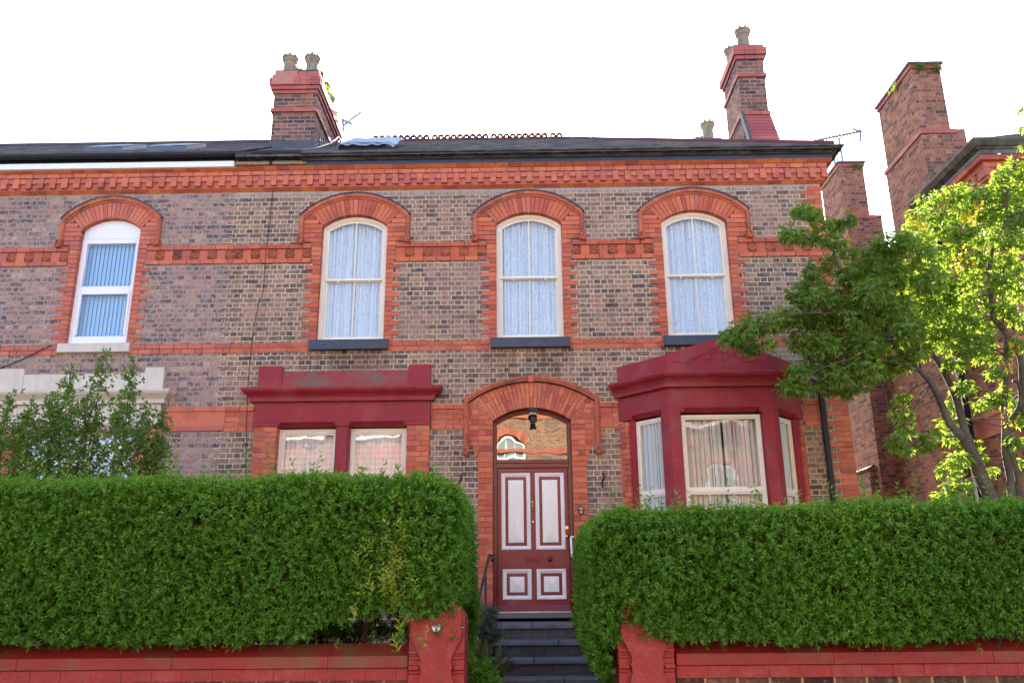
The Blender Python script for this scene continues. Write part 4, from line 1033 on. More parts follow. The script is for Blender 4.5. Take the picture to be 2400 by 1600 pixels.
mb.build('gutter', M['gutter_paint'], rh)
mb = MB(); x0, y0, z0 = SX-.33, F-.33, 9.09; xr, yr, zr = SX+3.4, F+3.4, 11.4
mb.add([(x0, y0, z0), (RW, y0, z0), (RW, yr, zr), (xr, yr, zr), (x0, 15.5, z0), (xr, 15.5, zr), (S2-.05, 15.5, 9.3), (S2-.05, 27, 9.3), (xr, 27, zr), (RW, 27, zr)], [(0, 1, 2, 3), (0, 3, 5, 4), (6, 5, 8, 7), (3, 2, 9, 8)])
mb.build('roof', M['slate'], rh)
def breast(y0, y1, ztop, zmid, led):
    mb = MB(); w = 2.0
    mb.box(BX, S2+.5, y0, y1, -.2, zmid, 0)                       # wide lower shaft
    mb.box(BX+.0, BX+.62, y0+.02, y1-.1, zmid, ztop-.12, 0)
    ch = mb.build('chimney', M['side_brick'], rh)
    q = MB(); stack_courses(q, BX, S2+.3, y0, y1, zmid-.10, .10, .03, 0); q.build('shoulder_course', [M['dark_red_brick'], M['pink_brick'], M['red_mortar']], ch)
    q = MB(); stack_courses(q, BX, BX+.62, y0+.02, y1-.1, ztop-.20, .10, .03, 0); q.build('oversailing_course', [M['dark_red_brick'], M['pink_brick'], M['red_mortar']], ch)
    q = MB(); q.box(BX-.06, BX+.68, y0-.04, y1-.04, ztop-.10, ztop-.05); q.build('cap_slab', M['lead'], ch)
    q = MB(); q.prism([(BX-.16, led-.08), (BX-.14, led-.02), (BX-.001, led+.06), (BX-.001, led-.08)], y0+.3, y1+.0, 0, 'y'); q.box(BX-.13, BX-.001, y0+.3, y1, -.2, led-.081, 0)
    q.build('plinth', [M['side_brick'], M['lead']], ch)
    q = MB(); q.prism([(BX-.18, led-.06), (BX-.18, led-.02), (BX-.002, led+.075), (BX-.002, led+.04)], y0+.28, y1+.02, 0, 'y'); q.build('plinth_coping', M['wall_base_brick'], ch)
    return ch
CT = at(2134, 150, 15.52)
breast(15.52, 17.3, at(2134, 148, 15.52).z+.06, at(2154, 308, 15.5).z+.05, 4.42)
c2 = at(1967, 379, 19.75)
breast(19.75, 21.2, c2.z+.05, at(1993, 505, 19.75).z, 4.42)
mb = MB(); a, b = at(2268, 840, 15.35), at(2320, 1140, 15.35); mb.box(SX-.14, SX-.03, 15.2, 15.31, 0, 8.9); mb.build('downpipe', M['black_plastic'], rh)
# ================================================================ house across the street (seen in the panes)
oh = thing('brick_house', (0, -8, 0), 'orange brick gabled house across the street mirrored in the fanlight', 'house')
YO = -8.0
mb = MB(); WIN = [(-.50, 7.05), (2.7, 7.05), (-4.6, 5.6), (-7.6, 5.6), (-10.6, 5.6), (4.9, 5.6), (7.9, 5.6), (10.9, 5.6), (-.75, 2.2), (1.9, 2.2), (-4.6, 2.2), (-7.6, 2.2), (4.9, 2.2), (7.9, 2.2), (-10.6, 2.2), (10.9, 2.2)]
def ohole(x, z): return [(x-.62, z-1.0)]+arc_pts(x, z+.2, .8, .886, 10)+[(x+.62, z-1.0)]
outer = [(-16, 0), (16, 0), (16, 8.1), (3.9, 8.1), (3.9, 8.6), (.5, 11.6), (-2.9, 8.6), (-2.9, 8.1), (-16, 8.1)]
mb.sheet(outer, [ohole(*w) for w in WIN], YO)
mb.add([(-16, YO, 0), (-16, YO-8, 0), (-16, YO-8, 8), (-16, YO, 8)], [(0, 1, 2, 3)]); mb.add([(16, YO, 0), (16, YO-8, 0), (16, YO-8, 8), (16, YO, 8)], [(0, 1, 2, 3)]); mb.add([(-16, YO-8, 0), (16, YO-8, 0), (16, YO-8, 8), (-16, YO-8, 8)], [(0, 1, 2, 3)])
mb.build('wall', M['street_brick'], oh)
mb = MB()
for z in (5.1, 8.75): mb.box(-2.85, 3.85, YO, YO+.05, z, z+.17)
for z in (4.0, 7.3): mb.box(-15.9, 15.9, YO, YO+.04, z, z+.17)
for x, z in WIN: mb.arcblocks(x, z+.2, .82, 1.08, -.9, .9, 13, YO, YO+.06, .01)
mb.build('red_trim', M['eaves_brick'], oh)
mb = MB(); mb.add([(-16, YO+.3, 8.1), (-2.9, YO+.3, 8.1), (-2.9, YO-4, 11.3), (-16, YO-4, 11.3), (16, YO+.3, 8.1), (3.9, YO+.3, 8.1), (3.9, YO-4, 11.3), (16, YO-4, 11.3), (.5, YO+.2, 11.75), (-3.1, YO+.2, 8.55), (4.1, YO+.2, 8.55), (.5, YO-4, 11.75), (-3.1, YO-4, 8.55), (4.1, YO-4, 8.55), (-16, YO-8, 8), (16, YO-8, 8)],
       [(0, 1, 2, 3), (4, 7, 6, 5), (8, 9, 12, 11), (8, 11, 13, 10), (3, 7, 15, 14)]); mb.build('roof', M['slate'], oh)
mb = MB(); mb.box(-16, -2.95, YO, YO+.28, 7.95, 8.13); mb.box(3.95, 16, YO, YO+.28, 7.95, 8.13); mb.build('gutter', M['white_plastic'], oh)
for x, z in WIN:
    mb = MB(); n = 10
    mb.ring([(x-.62, z-1.0)]+arc_pts(x, z+.2, .8, .886, n)+[(x+.62, z-1.0)], [(x-.54, z-1.0)]+arc_pts(x, z+.2, .71, .864, n)+[(x+.54, z-1.0)], YO-.12, YO-.04)
    mb.box(x-.62, x+.62, YO-.12, YO-.03, z-1.0, z-.90); mb.box(x-.55, x+.55, YO-.11, YO-.05, z-.02, z+.06)
    for d in (-.18, .18): mb.box(x+d-.015, x+d+.015, YO-.10, YO-.06, z-.9, z+.85)
    for d in (-.45, .42): mb.box(x-.54, x+.54, YO-.10, YO-.06, z+d-.015, z+d+.015)
    mb.box(x-.75, x+.75, YO-.1, YO+.08, z-1.12, z-1.001)
    w = mb.build('window', M['white_plastic'], oh)
    g = MB(); g.sheet(ohole(x, z), [], YO-.08); g.build('pane', M['street_pane'], w)
# ================================================================ ground, road, pavement, path
def plane(name, x0, x1, y0, y1, z, mat, kind='structure'):
    mb = MB(); mb.add([(x0, y0, z), (x1, y0, z), (x1, y1, z), (x0, y1, z)], [(0, 1, 2, 3)]); return tag(mb.build(name, M[mat]), kind=kind)
plane('ground', -400, 400, -400, 600, -.14, 'dull_ground')
plane('road', -60, 60, -3.6, 4.4, -.12, 'asphalt')
mb = MB(); mb.box(-60, 60, 4.53, 6.9, -.16, 0); tag(mb.build('pavement', M['paving']), kind='structure')
mb = MB(); mb.box(-60, 60, -8.0, -3.73, -.16, 0); tag(mb.build('pavement', M['paving']), kind='structure')
mb = MB(); mb.box(-60, 60, 4.40, 4.529, -.16, .006); tag(mb.build('kerb', M['riser_stone']), kind='structure')
mb = MB(); mb.box(-60, 60, -3.729, -3.6, -.16, .006); tag(mb.build('kerb', M['riser_stone']), kind='structure')
mb = MB(); mb.box(-16, -.42, 6.901, F-.001, -.1, .22); mb.box(1.02, 20, 6.901, F-.001, -.1, .22); mb.box(5.3, 8.1, F, 40, -.1, .22); tag(mb.build('garden_soil', M['soil']), kind='structure')
mb = MB(); mb.box(-.419, 1.019, 6.901, 9.7, -.1, .03); tag(mb.build('path', M['riser_stone']), kind='structure')
# ---------------------------------------------------------------- steps
st = thing('stone_steps', (.3, 9.6, 0), 'dark stone steps with worn bluish treads up to the front door', 'steps')
SY = [12.0, 11.5, 11.02, 10.54, 10.06, 9.58]
for i, y in enumerate(SY):
    z = 1.222-.187*i; yb_ = 13.55 if i == 0 else SY[i-1]+.03
    x0, x1 = -.42, .93+.02*i
    mb = MB(); cut = x0+(x1-x0)*(.38 if i % 2 == 0 else .62)
    for a, b in ((x0, cut-.004), (cut+.004, x1)): mb.box(a, b, y, yb_, z-.055, z)
    mb.build('tread', M['tread_stone'], st, bevel=.008)
    mb = MB(); n = 11
    for j in range(n): mb.box(x0+.02+(x1-x0-.04)*j/n+.004, x0+.02+(x1-x0-.04)*(j+1)/n-.004, y+.035+random.uniform(0, .008), y+.15, z-.19, z-.056)
    mb.box(x0+.03, x1-.03, y+.05, 13.38, z-.19, z-.057); mb.build('riser', M['riser_stone'], st)
mb = MB(); mb.box(-.56, -.421, 9.6, 13.37, 0, 1.0); mb.box(1.06, 1.2, 9.6, 13.37, 0, 1.0); mb.build('side_wall', M['wall_base_brick'], st)
# ---------------------------------------------------------------- handrail, grab rail, plate, lamp
hrp = thing('handrail', (-.55, 12.4, 0), 'thin black iron handrail sloping down at the left of the steps', 'handrail')
P0 = at(1147, 1300, 13.05); P1 = at(1118, 1420, 11.2)
mb = MB(); mb.tube([P0, P0+(P1-P0)*.5, P1], .019, 8); mb.tube([P0, P0+Vector((.03, .18, 0))], .016, 8); mb.lump((P0.x+.03, F-.02, P0.z-.03), (.03, .02, .06)); mb.build('rail', M['iron'], hrp, True)
q_ = at(1138, 1345, 12.4); mb = MB(); mb.tube([(q_.x, 12.4, .3), (q_.x, 12.4, q_.z-.01)], .017, 8); mb.tube([(q_.x-.015, 12.37, q_.z+.06), (q_.x, 12.4, q_.z-.02)], .01, 6); mb.build('post', M['iron'], hrp, True)
gr = MB(); x = .73; gr.tube([(x+.06, F-.02, 2.455), (x, F-.07, 2.455), (x-.005, F-.09, 2.43), (x, F-.09, 2.18), (x+.02, F-.08, 2.15), (x+.07, F-.02, 2.145)], .017, 8)
tag(gr.build('grab_rail', M['white_plastic'], None, True), 'white grab rail fixed to the right jamb of the front door', 'rail')
npl = thing('number_plate', (.90, F-.02, 2.86), 'small oval black house number plate 8 right of the front door', 'number plate')
mb = MB(); mb.lathe([(.048, -.012), (.048, .010), (.042, .014)], (.90, 0, 0), 24, axis='y'); mb.v = [(x_, y_+F-.012, z_*1.42+2.86) for x_, y_, z_ in mb.v]; mb.build('plate', M['iron'], npl)
mb = MB()
for zc2, r_ in ((2.842, .0125), (2.868-.004, .0105)):
    n = 14; zz = 2.828 if r_ > .012 else 2.851
    mb.ring([(.90+r_*1.05*math.sin(2*PI*i/n), zz+r_*math.cos(2*PI*i/n)) for i in range(n+1)], [(.90+r_*.5*math.sin(2*PI*i/n), zz+r_*.5*math.cos(2*PI*i/n)) for i in range(n+1)], F-.029, F-.025)
mb.build('numeral', M['door_white'], npl)
mb = MB()
for s in (-1, 0, 1): mb.lump((.90+s*.02, F-.026, 2.892-abs(s)*.006), (.012, .006, .02))
mb.build('crest', M['brass'], npl, True)
sl = thing('security_light', (.165, F, 4.45), 'black security floodlight fixed under the crown of the door arch', 'lamp')
mb = MB(); c = at(1249, 964, 13.32); mb.prism([(c.x-.065, c.z-.03), (c.x+.065, c.z-.03), (c.x+.075, c.z+.03), (c.x+.06, c.z+.045), (c.x-.06, c.z+.045), (c.x-.075, c.z+.03)], 13.25, 13.36); mb.tube([(c.x, 13.36, c.z), (c.x, F+.12, c.z+.01)], .02, 8); mb.build('lamp_housing', M['black_plastic'], sl, bevel=.006)
mb = MB(); mb.box(c.x-.055, c.x+.055, 13.262, 13.335, c.z-.05, c.z-.031); mb.build('lens', M['cream_stone'], sl)
mb = MB(); mb.tube([(c.x+.005, 13.31, c.z-.05), (c.x+.005, 13.31, c.z-.085)], .018, 8); mb.prism([(c.x-.035, c.z-.09), (c.x+.04, c.z-.09), (c.x+.06, c.z-.185), (c.x-.055, c.z-.185)], 13.27, 13.34); mb.build('sensor', M['black_plastic'], sl, bevel=.008)
# cables
mb = MB(); pts = [(640, 448), (632, 520), (622, 600), (618, 680), (606, 710), (596, 760), (585, 850), (580, 912), (578, 1000), (577, 1120)]
mb.tube([at(x, y, F-.03 if 905 > y or y > 960 else F-.03) for x, y in pts], .0055, 6); tag(mb.build('wall_cable', M['black_plastic'], None, True), 'thin black cable hanging down the brick beside the front window', 'cable')
mb = MB(); mb.tube([at(-20, 872, F-.03), at(60, 838, F-.03), at(122, 808, F-.04)], .008, 6); tag(mb.build('wall_cable', M['black_plastic'], None, True), 'black cable slanting up to the white window sill of the left house', 'cable')
mb = MB(); mb.tube([at(710, 351, 13.3), at(745, 346, 14.0), at(775, 336, 15), at(792, 322, 16.5), at(800, 312, 18)], .008, 6); tag(mb.build('aerial_cable', M['aerial_metal'], None, True), 'loose cable running over the slates from gutter to aerial by the left chimney', 'cable')
# ---------------------------------------------------------------- front wall and gate piers
def gwall(x0, x1, label):
    t = thing('garden_wall', ((x0+x1)/2, 6.6, 0), label, 'wall', 'painted garden walls')
    mb = MB(); mb.box(x0, x1, 6.62, 6.85, -.1, 1.012); mb.build('brick_base', M['wall_base_brick'], t)
    mb = MB(); x = x0; k = 0
    while x < x1-.02:
        e = min(x+.225, x1); mb.box(x+.001, e-.001, 6.60+random.uniform(-.002, .002), 6.86, 1.013, 1.096); x = e
    mb.box(x0, x1, 6.608, 6.85, 1.0125, 1.0985)
    mb.build('painted_course', M['wall_red'], t, bevel=.0015)
    mb = MB(); x = x0
    while x < x1-.02:
        e = min(x+1.15, x1); mb.prism([(6.575, 1.102), (6.575, 1.182), (6.595, 1.192), (6.735, 1.265), (6.88, 1.20), (6.88, 1.102)], x+.001, e-.001, 0, 'x'); x = e
    mb.build('coping', M['coping_red'], t, bevel=.003)
gwall(-9.5, -.861, 'low red painted garden wall under the left hedge with mossy coping')
gwall(1.101, 9.5, 'low red painted garden wall under the right hedge in shadow')
def pier(cx, label, disc):
    t = thing('gate_pier', (cx, 6.7, 0), label, 'gate pier', 'red gate piers')
    s = .000437; zt = 1.578
    R_ = [(0, 180), (278, 180), (290, 250), (345, 290), (395, 350), (425, 430), (430, 500), (430, 590), (412, 600), (412, 640), (428, 655), (425, 740), (395, 850), (335, 950), (328, 1000), (278, 1060), (256, 1130), (255, 1190), (285, 1240), (258, 1285), (256, 1390), (300, 1500), (345, 1600), (345, 3600)]
    P = [(cx+a*s, zt-(b-180)*s) for a, b in R_]; P = P+[(cx-a*s, zt-(b-180)*s) for a, b in reversed(R_[1:])]
    mb = MB(); mb.prism(P, 6.49, 6.56); mb.build('carved_face', M['wall_red'], t, bevel=.006)
    B = [(0, 185), (275, 185), (288, 255), (340, 295), (392, 355), (440, 440), (468, 470), (468, 3600)]
    P = [(cx+a*s, zt-(b-180)*s) for a, b in B]; P = P+[(cx-a*s, zt-(b-180)*s) for a, b in reversed(B[1:])]
    mb = MB(); mb.prism(P, 6.545, 6.93)
    for sx in (-1, 1):
        for zz, w, r_ in ((1000, .062, .010), (1245, .07, .014)):
            q = zt-(zz-180)*s; a, b = sorted((cx+sx*.125, cx+sx*.203)); mb.box(a, b, 6.515, 6.55, q-r_-.012, q+r_-.006)
        for zz in (1120, 1340, ):
            q = zt-(zz-180)*s; mb.tube([(cx+sx*.115, 6.549, q), (cx+sx*.203, 6.549, q)], .016, 8)
    mb.build('shaft', M['wall_red'], t, bevel=.008)
    mb = MB()
    for sx in (-1, 1): a, b = sorted((cx+sx*.10, cx+sx*.182)); mb.box(a, b, 6.486, 6.50, zt-460*s-.006, zt-440*s)
    mb.build('incised_bar', M['coping_red'], t)
    if disc:
        mb = MB(); mb.lathe([(.040, -.002), (.040, .008)], (cx+.0, 6.49, zt-455*s), 20, axis='y'); mb.build('recess_ring', M['coping_red'], t)
        mb = MB(); mb.lathe([(.033, -.002), (.033, .012), (.026, .017), (.012, .012), (.004, .016)], (cx, 6.49, zt-455*s), 20, axis='y'); mb.build('metal_disc', M['steel'], t)
        mb = MB(); mb.lump((cx+.190, 6.50, zt-455*s), (.009, .012, .007)); mb.build('latch_stud', M['steel'], t)
pier(-.648, 'red carved gate pier at the left of the opening with round metal disc', True)
pier(.880, 'red carved gate pier at the right of the opening half hidden by hedge', False)
# ================================================================ curtains and blinds
def curtain(name, x0, x1, z0, z1, y, folds, amp, mat, label, cat, group=None, seed=0, P=None, gather=0, taper=0):
    rr = random.Random(seed); nx = folds*7; nz = 10; vs = []
    ph = [rr.uniform(0, 6.28) for _ in range(4)]
    for j in range(nz+1):
        v = j/nz
        for i in range(nx+1):
            u = i/nx; uu = u+.02*math.sin(u*9+ph[0])*(1-v)+.015*math.sin(u*21+ph[1])
            xx = x0+(x1-x0)*(u*(1-taper*v) if taper >= 0 else 1-(1-u)*(1+taper*v))
            d = amp*(math.sin(2*PI*folds*uu+ph[2])+.5*math.sin(2*PI*folds*.37*uu+ph[3]+v))
            p = (xx, y+d, z1+(z0-z1)*v)
            vs.append(P(*p) if P else p)
    q = len(vs); fs = [(j*(nx+1)+i, j*(nx+1)+i+1, (j+1)*(nx+1)+i+1, (j+1)*(nx+1)+i) for j in range(nz) for i in range(nx)]
    m = MB(); m.add(vs, fs); o = m.build(name, M[mat], None, True)
    al = o.data.attributes.new('along', 'FLOAT', 'POINT'); al.data.foreach_set('value', [(x1-x0)*(i % (nx+1))/nx*1.25+seed*.37 for i in range(q)])
    return tag(o, label, cat, group)
for x, nm, sd in zip(UPX, ('left upstairs arched window', 'upstairs arched window over the door', 'upstairs arched window over the bay'), (1, 2, 3)):
    curtain('net_curtain', x-.53, x-.012, 5.70, 7.93, F+.245, 8, .034, 'lace_net', 'white lace net curtain in the left half of the '+nm, 'curtain', 'upstairs lace net curtains', sd, taper=.0 if sd < 3 else .10)
    curtain('net_curtain', x-.03 if sd < 3 else x-.09, x+.53, 5.70, 7.93, F+.255, 8, .034, 'lace_net', 'white lace net curtain in the right half of the '+nm, 'curtain', 'upstairs lace net curtains', sd+10, taper=-.0)
bl = thing('vertical_blind', (NWX, F+.22, 5.8), 'pale blue vertical slat blind in the white plastic window of the left house', 'blind')
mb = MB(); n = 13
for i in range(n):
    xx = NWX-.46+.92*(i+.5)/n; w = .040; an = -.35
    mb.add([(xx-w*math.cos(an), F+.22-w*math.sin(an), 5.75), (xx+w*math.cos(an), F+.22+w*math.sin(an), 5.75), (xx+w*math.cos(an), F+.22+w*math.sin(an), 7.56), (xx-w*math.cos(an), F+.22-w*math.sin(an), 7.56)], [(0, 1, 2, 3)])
mb.build('slats', M['sky_tinted_blind'], bl)
mb = MB(); mb.box(NWX-.45, NWX+.45, F+.19, F+.26, 7.55, 7.61); mb.build('head_rail', M['white_plastic'], bl)
for (a, b), nm, sd in zip(((-3.87, -3.03), (-2.77, -1.88)), ('left', 'right'), (5, 6)):
    curtain('net_curtain', a, b, 2.2, 4.2, F+.22, 9, .010, 'net_cloth', 'beige checked net curtain in the %s light of the maroon front window' % nm, 'curtain', 'front window net curtains', sd)
def onface(i, back):
    a, t, n, L = faces[i]; return lambda s, d, z: (a[0]+t[0]*s-n[0]*(back+d), a[1]+t[1]*s-n[1]*(back+d), z)
curtain('striped_curtain', .29, .86, 2.1, 4.18, 0, 7, .012, 'striped_cloth', 'mauve and cream striped curtain in the left side of the bay', 'curtain', 'striped bay curtains', 7, onface(0, .150))
curtain('striped_curtain', .20, .815, 2.1, 4.18, 0, 8, .018, 'striped_cloth', 'mauve and cream striped curtain left of the gap in the bay front', 'curtain', 'striped bay curtains', 8, onface(1, .22))
curtain('striped_curtain', .850, 1.40, 2.1, 4.18, 0, 8, .018, 'striped_cloth', 'mauve and cream striped curtain right of the gap in the bay front', 'curtain', 'striped bay curtains', 9, onface(1, .22))
curtain('lining_curtain', .18, .74, 2.1, 4.18, 0, 6, .009, 'lining_cloth', 'plain pale curtain in the right side of the bay', 'curtain', None, 10, onface(2, .150))
for a, b, nm in ((-8.12, -7.38, 'left'), (-7.04, -6.32, 'right')):
    curtain('net_curtain', a, b, 2.2, 4.16, F+.24, 8, .01, 'lace_net', 'pale net curtain in the %s light of the cream window behind the shrub' % nm, 'curtain', 'neighbour net curtains', 11)
# ================================================================ aerials
def aerial(root_p, label, mast, boom, els, refl=None):
    t = thing('tv_aerial', root_p, label, 'aerial', 'rooftop aerials')
    mb = MB(); mb.tube([mast[0], mast[1]], .034, 6); mb.build('mast', M['aerial_metal'], t)
    a, b = Vector(boom[0]), Vector(boom[1])
    mb = MB(); mb.tube([a, b], .028, 6); d = (b-a).normalized(); e = Vector(els[1]).normalized()
    n = els[0]
    for i in range(n):
        p = a+(b-a)*(i+.3)/n; mb.tube([p-e*els[2], p+e*els[2]], .020, 5)
    mb.build('boom', M['aerial_metal'], t)
    if refl:
        mb = MB()
        for p, q in refl: mb.tube([p, q], .036, 6)
        mb.lump(refl[0][0], (.05, .04, .05)); mb.build('reflector', M['aerial_metal'], t)
Yq = 17.6
aerial(at(797, 340, Yq), 'small tv aerial beside the left chimney pointing up to the right', (at(797, 335, Yq), at(808, 292, Yq)), (at(806, 294, Yq), at(846, 264, Yq+.5)), (9, (0.1, 1, .1), .10), ((at(804, 282, Yq), at(826, 292, Yq)), (at(802, 286, Yq), at(806, 296, Yq))))
Yq = 20.3
aerial(at(1974, 374, Yq), 'long horizontal tv aerial on the farther chimney of the right house', (at(1975, 378, Yq), at(1966, 324, Yq)), (at(1906, 331, Yq), at(2018, 308, Yq)), (14, (0, 1, .05), .14), ((at(2017, 309, Yq), at(2017, 332, Yq)), (at(2004, 310, Yq), at(2006, 312, Yq)), (at(2017, 309, Yq), at(1998, 302, Yq))))
Yq = 21.0
aerial(at(1957, 392, Yq), 'small bent aerial rod between the eaves and the farther right chimney', (at(1959, 392, Yq), at(1950, 352, Yq)), (at(1955, 372, Yq), at(1944, 375, Yq)), (3, (0, 1, 0), .08), ((at(1936, 368, Yq), at(1940, 388, Yq)), (at(1946, 374, Yq), at(1949, 374, Yq))))
# ================================================================ foliage
def unit(a): return a/np.maximum(np.linalg.norm(a, axis=-1, keepdims=True), 1e-9)
def leafmesh(name, B, D, Nn, L, W, R, mat, parent=None, fold=.25, droop=.12):
    n = len(B); D = unit(D); S = unit(np.cross(D, Nn)); Nn = np.cross(S, D)
    L = L[:, None]; W = W[:, None]
    mid = B+D*L*.45
    V = np.empty((n, 4, 3)); V[:, 0] = B; V[:, 1] = mid+S*W*.5+Nn*W*fold; V[:, 2] = B+D*L-Nn*L*droop; V[:, 3] = mid-S*W*.5+Nn*W*fold
    T = (np.arange(n)*4)[:, None, None]+np.array([[0, 1, 2], [0, 2, 3]])[None]
    me = bpy.data.meshes.new(name); me.vertices.add(n*4); me.vertices.foreach_set('co', V.reshape(-1).astype(np.float32))
    T = T.reshape(-1, 3); k = len(T); me.loops.add(k*3); me.loops.foreach_set('vertex_index', T.reshape(-1).astype(np.int32))
    me.polygons.add(k); me.polygons.foreach_set('loop_start', (np.arange(k)*3).astype(np.int32)); me.polygons.foreach_set('loop_total', np.full(k, 3, np.int32))
    at_ = me.attributes.new('rnd', 'FLOAT', 'POINT'); at_.data.foreach_set('value', np.repeat(np.clip(R, 0, 1), 4).astype(np.float32))
    me.update(); me.validate(); me.materials.append(M[mat]); return link(name, me, parent)
def lown(P, seed, sc):
    """cheap smooth noise, -1..1"""
    r = np.random.default_rng(seed); o = np.zeros(len(P))
    for i in range(6):
        k = r.normal(size=3)*sc*(1+.5*i); o += np.sin(P@k+r.uniform(0, 6.28))/(1+.4*i)
    return o/2.6
def shoots(P, Nn, npair, slen, ll, lw, jit=.55, up=.35, rnd0=None):
    """leafy shoots: pairs of leaves along a short axis; returns leaf arrays"""
    n = len(P); g = RNG
    ax = unit(Nn*.75+np.array([0, 0, up])+g.normal(size=(n, 3))*jit)
    sl = slen*g.uniform(.6, 1.25, n)
    base_r = g.uniform(0, 1, n) if rnd0 is None else rnd0
    o = [[], [], [], [], [], []]
    e1 = unit(np.cross(ax, g.normal(size=(n, 3)))); e2 = np.cross(ax, e1)
    for j in range(npair):
        f = (j+.4)/npair
        for s in (-1, 1):
            e = (e1 if j % 2 == 0 else e2)*s
            d = unit(ax*(.55+.5*f)+e+g.normal(size=(n, 3))*.22)
            b = P+ax*(sl*f)[:, None]
            nn = unit(ax*1.0-e*.3+g.normal(size=(n, 3))*.3)
            l = ll*g.uniform(.7, 1.2, n)*(1-.25*f)
            for q, v in zip(o, (b, d, nn, l, l*lw*g.uniform(.85, 1.15, n), np.clip(base_r*.55+.30*f+g.normal(size=n)*.13, 0, 1))): q.append(v)
    return [np.concatenate(q) for q in o]
def hedge(label, x0, x1, y0, y1, zb, zt, R, seed, drape, endside, gap=None):
    PX = -.70 if x1 < 0 else .92
    cxm = (x0+x1)/2
    t = thing('hedge', (cxm, (y0+y1)/2, 0), label, 'hedge', 'clipped privet hedges')
    g = np.random.default_rng(seed)
    def surf(n, which):
        if which == 'front': P = np.c_[g.uniform(x0, x1, n), np.full(n, y0), g.uniform(zb-.02, zt, n)]
        elif which == 'back': P = np.c_[g.uniform(x0, x1, n), np.full(n, y1), g.uniform(.3, zt, n)]
        elif which == 'top': P = np.c_[g.uniform(x0, x1, n), g.uniform(y0, y1, n), np.full(n, zt)]
        elif which == 'under': P = np.c_[g.uniform(x0, x1, n), g.uniform(y0, y1, n), np.full(n, zb)]
        else:
            xe = x1 if which == 'right' else x0
            P = np.c_[np.full(n, xe), g.uniform(y0, y1, n), g.uniform(zb-.25, zt, n)]
        lo = np.array([x0+R, y0+R*.6, zb+.08]); hi = np.array([x1-R, y1-R, zt-R])
        Q = np.clip(P, lo, hi); d = unit(P-Q)
        S = Q+d*np.array([R, R*.6 if which == 'front' else R, R if True else R])
        low = S[:, 2] < zb+.08
        S[:, 2] = np.where(P[:, 2] < zb+.08, P[:, 2], S[:, 2])
        return S, d
    dens = 2700
    A = (x1-x0)*(zt-zb); T = (x1-x0)*(y1-y0); E = (y1-y0)*(zt-zb)
    parts = [surf(int(A*dens), 'front'), surf(int(T*dens*.42), 'top'), surf(int(A*dens*.6), 'back'), surf(int(T*dens*.22), 'under'), surf(int(E*dens*.9), endside)]
    P = np.concatenate([p[0] for p in parts]); D = np.concatenate([p[1] for p in parts])
    bump = lown(P, seed, 2.2)*.055+lown(P, seed+1, 7)*.028
    P = P+D*bump[:, None]
    P[:, 1] -= np.where(D[:, 1] < -.5, .10*np.exp(-((P[:, 0]-PX)/.30)**2)*np.clip((P[:, 2]-zb+.15)/.2, 0, 1)*np.clip((zt-P[:, 2])/.5, 0, 1), 0)
    dep = g.uniform(0, 1, len(P))**1.6*.11; P = P-D*dep[:, None]
    # ragged lower edge
    zl = zb+drape(P[:, 0])+lown(P*np.array([1, .3, .2]), seed+2, 5)*.05-np.where(P[:, 1] > y1-.45, 1.0, 0)
    keep = (P[:, 2] > zl) | (g.uniform(0, 1, len(P)) < .03)
    if gap is not None: keep &= ~gap(P)
    P, D = P[keep], D[keep]
    rn = np.clip(.38+.20*lown(P, seed+3, 1.3)+g.normal(size=len(P))*.16+.34*np.clip((P[:, 2]-zt+.42)/.42, 0, 1)**1.3, 0, 1)  # paler towards the top: fresh growth, plus brighter sky light put into the colour
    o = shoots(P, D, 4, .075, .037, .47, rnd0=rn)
    # taller sprigs along the top front edge
    n = int((x1-x0)*44); S = np.c_[g.uniform(x0+.15, x1-.1, n), g.uniform(y0+.05, y0+.55, n), np.full(n, zt-.06)]
    S[:, 2] += lown(S, seed, 2.2)*.04
    big = g.uniform(0, 1, n)**3
    rows = []
    for i in range(n):
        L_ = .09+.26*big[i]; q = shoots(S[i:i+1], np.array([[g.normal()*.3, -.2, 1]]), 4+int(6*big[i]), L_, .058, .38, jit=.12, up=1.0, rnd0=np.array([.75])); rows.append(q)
    o2 = [np.concatenate([r_[k] for r_ in rows]) for k in range(6)]
    o = [np.concatenate([a, b]) for a, b in zip(o, o2)]
    if x1 < 0:                                   # a patch of pale unclipped shoots near the left pier
        for i in range(60):
            c_ = at(g.normal(930, 42), g.normal(1365, 62), 6.40); q = shoots(np.array([c_]), np.array([[g.normal()*.5, -.8, .9]]), 6, .17, .060, .30, jit=.25, up=.6, rnd0=np.array([1.0]))
            q[5] = np.clip(q[5]+.35, 0, 1); o = [np.concatenate([a, b]) for a, b in zip(o, q)]
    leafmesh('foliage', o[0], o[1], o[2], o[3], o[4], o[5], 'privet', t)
    # twiggy inside
    mb = MB(); rr = random.Random(seed)
    n = int((x1-x0)*9)
    for i in range(n):
        x = x0+.15+(x1-x0-.3)*(i+rr.random())/n; y = rr.uniform(y0+.3, y1-.25); z_ = zb-.9
        p = [(x, y, .1)]
        for k in range(4): p.append((p[-1][0]+rr.uniform(-.12, .12), min(max(p[-1][1]+rr.uniform(-.1, .08), y0+.2), y1-.15), .1+(zt-.45)*(k+1)/4))
        mb.tube(p, [.022, .018, .014, .010, .005], 6)
        for b in range(5):
            q = Vector(p[rr.randint(1, 3)]); e = q+Vector((rr.uniform(-.35, .35), rr.uniform(-.3, .3), rr.uniform(.1, .4))); e.y = min(max(e.y, y0+.1), y1-.1); e.x = min(max(e.x, x0+.1), x1-.1)
            mb.tube([q, (q+e)/2+Vector((0, 0, .03)), e], [.009, .007, .004], 5)
    mb.build('stems', M['twig'], t)
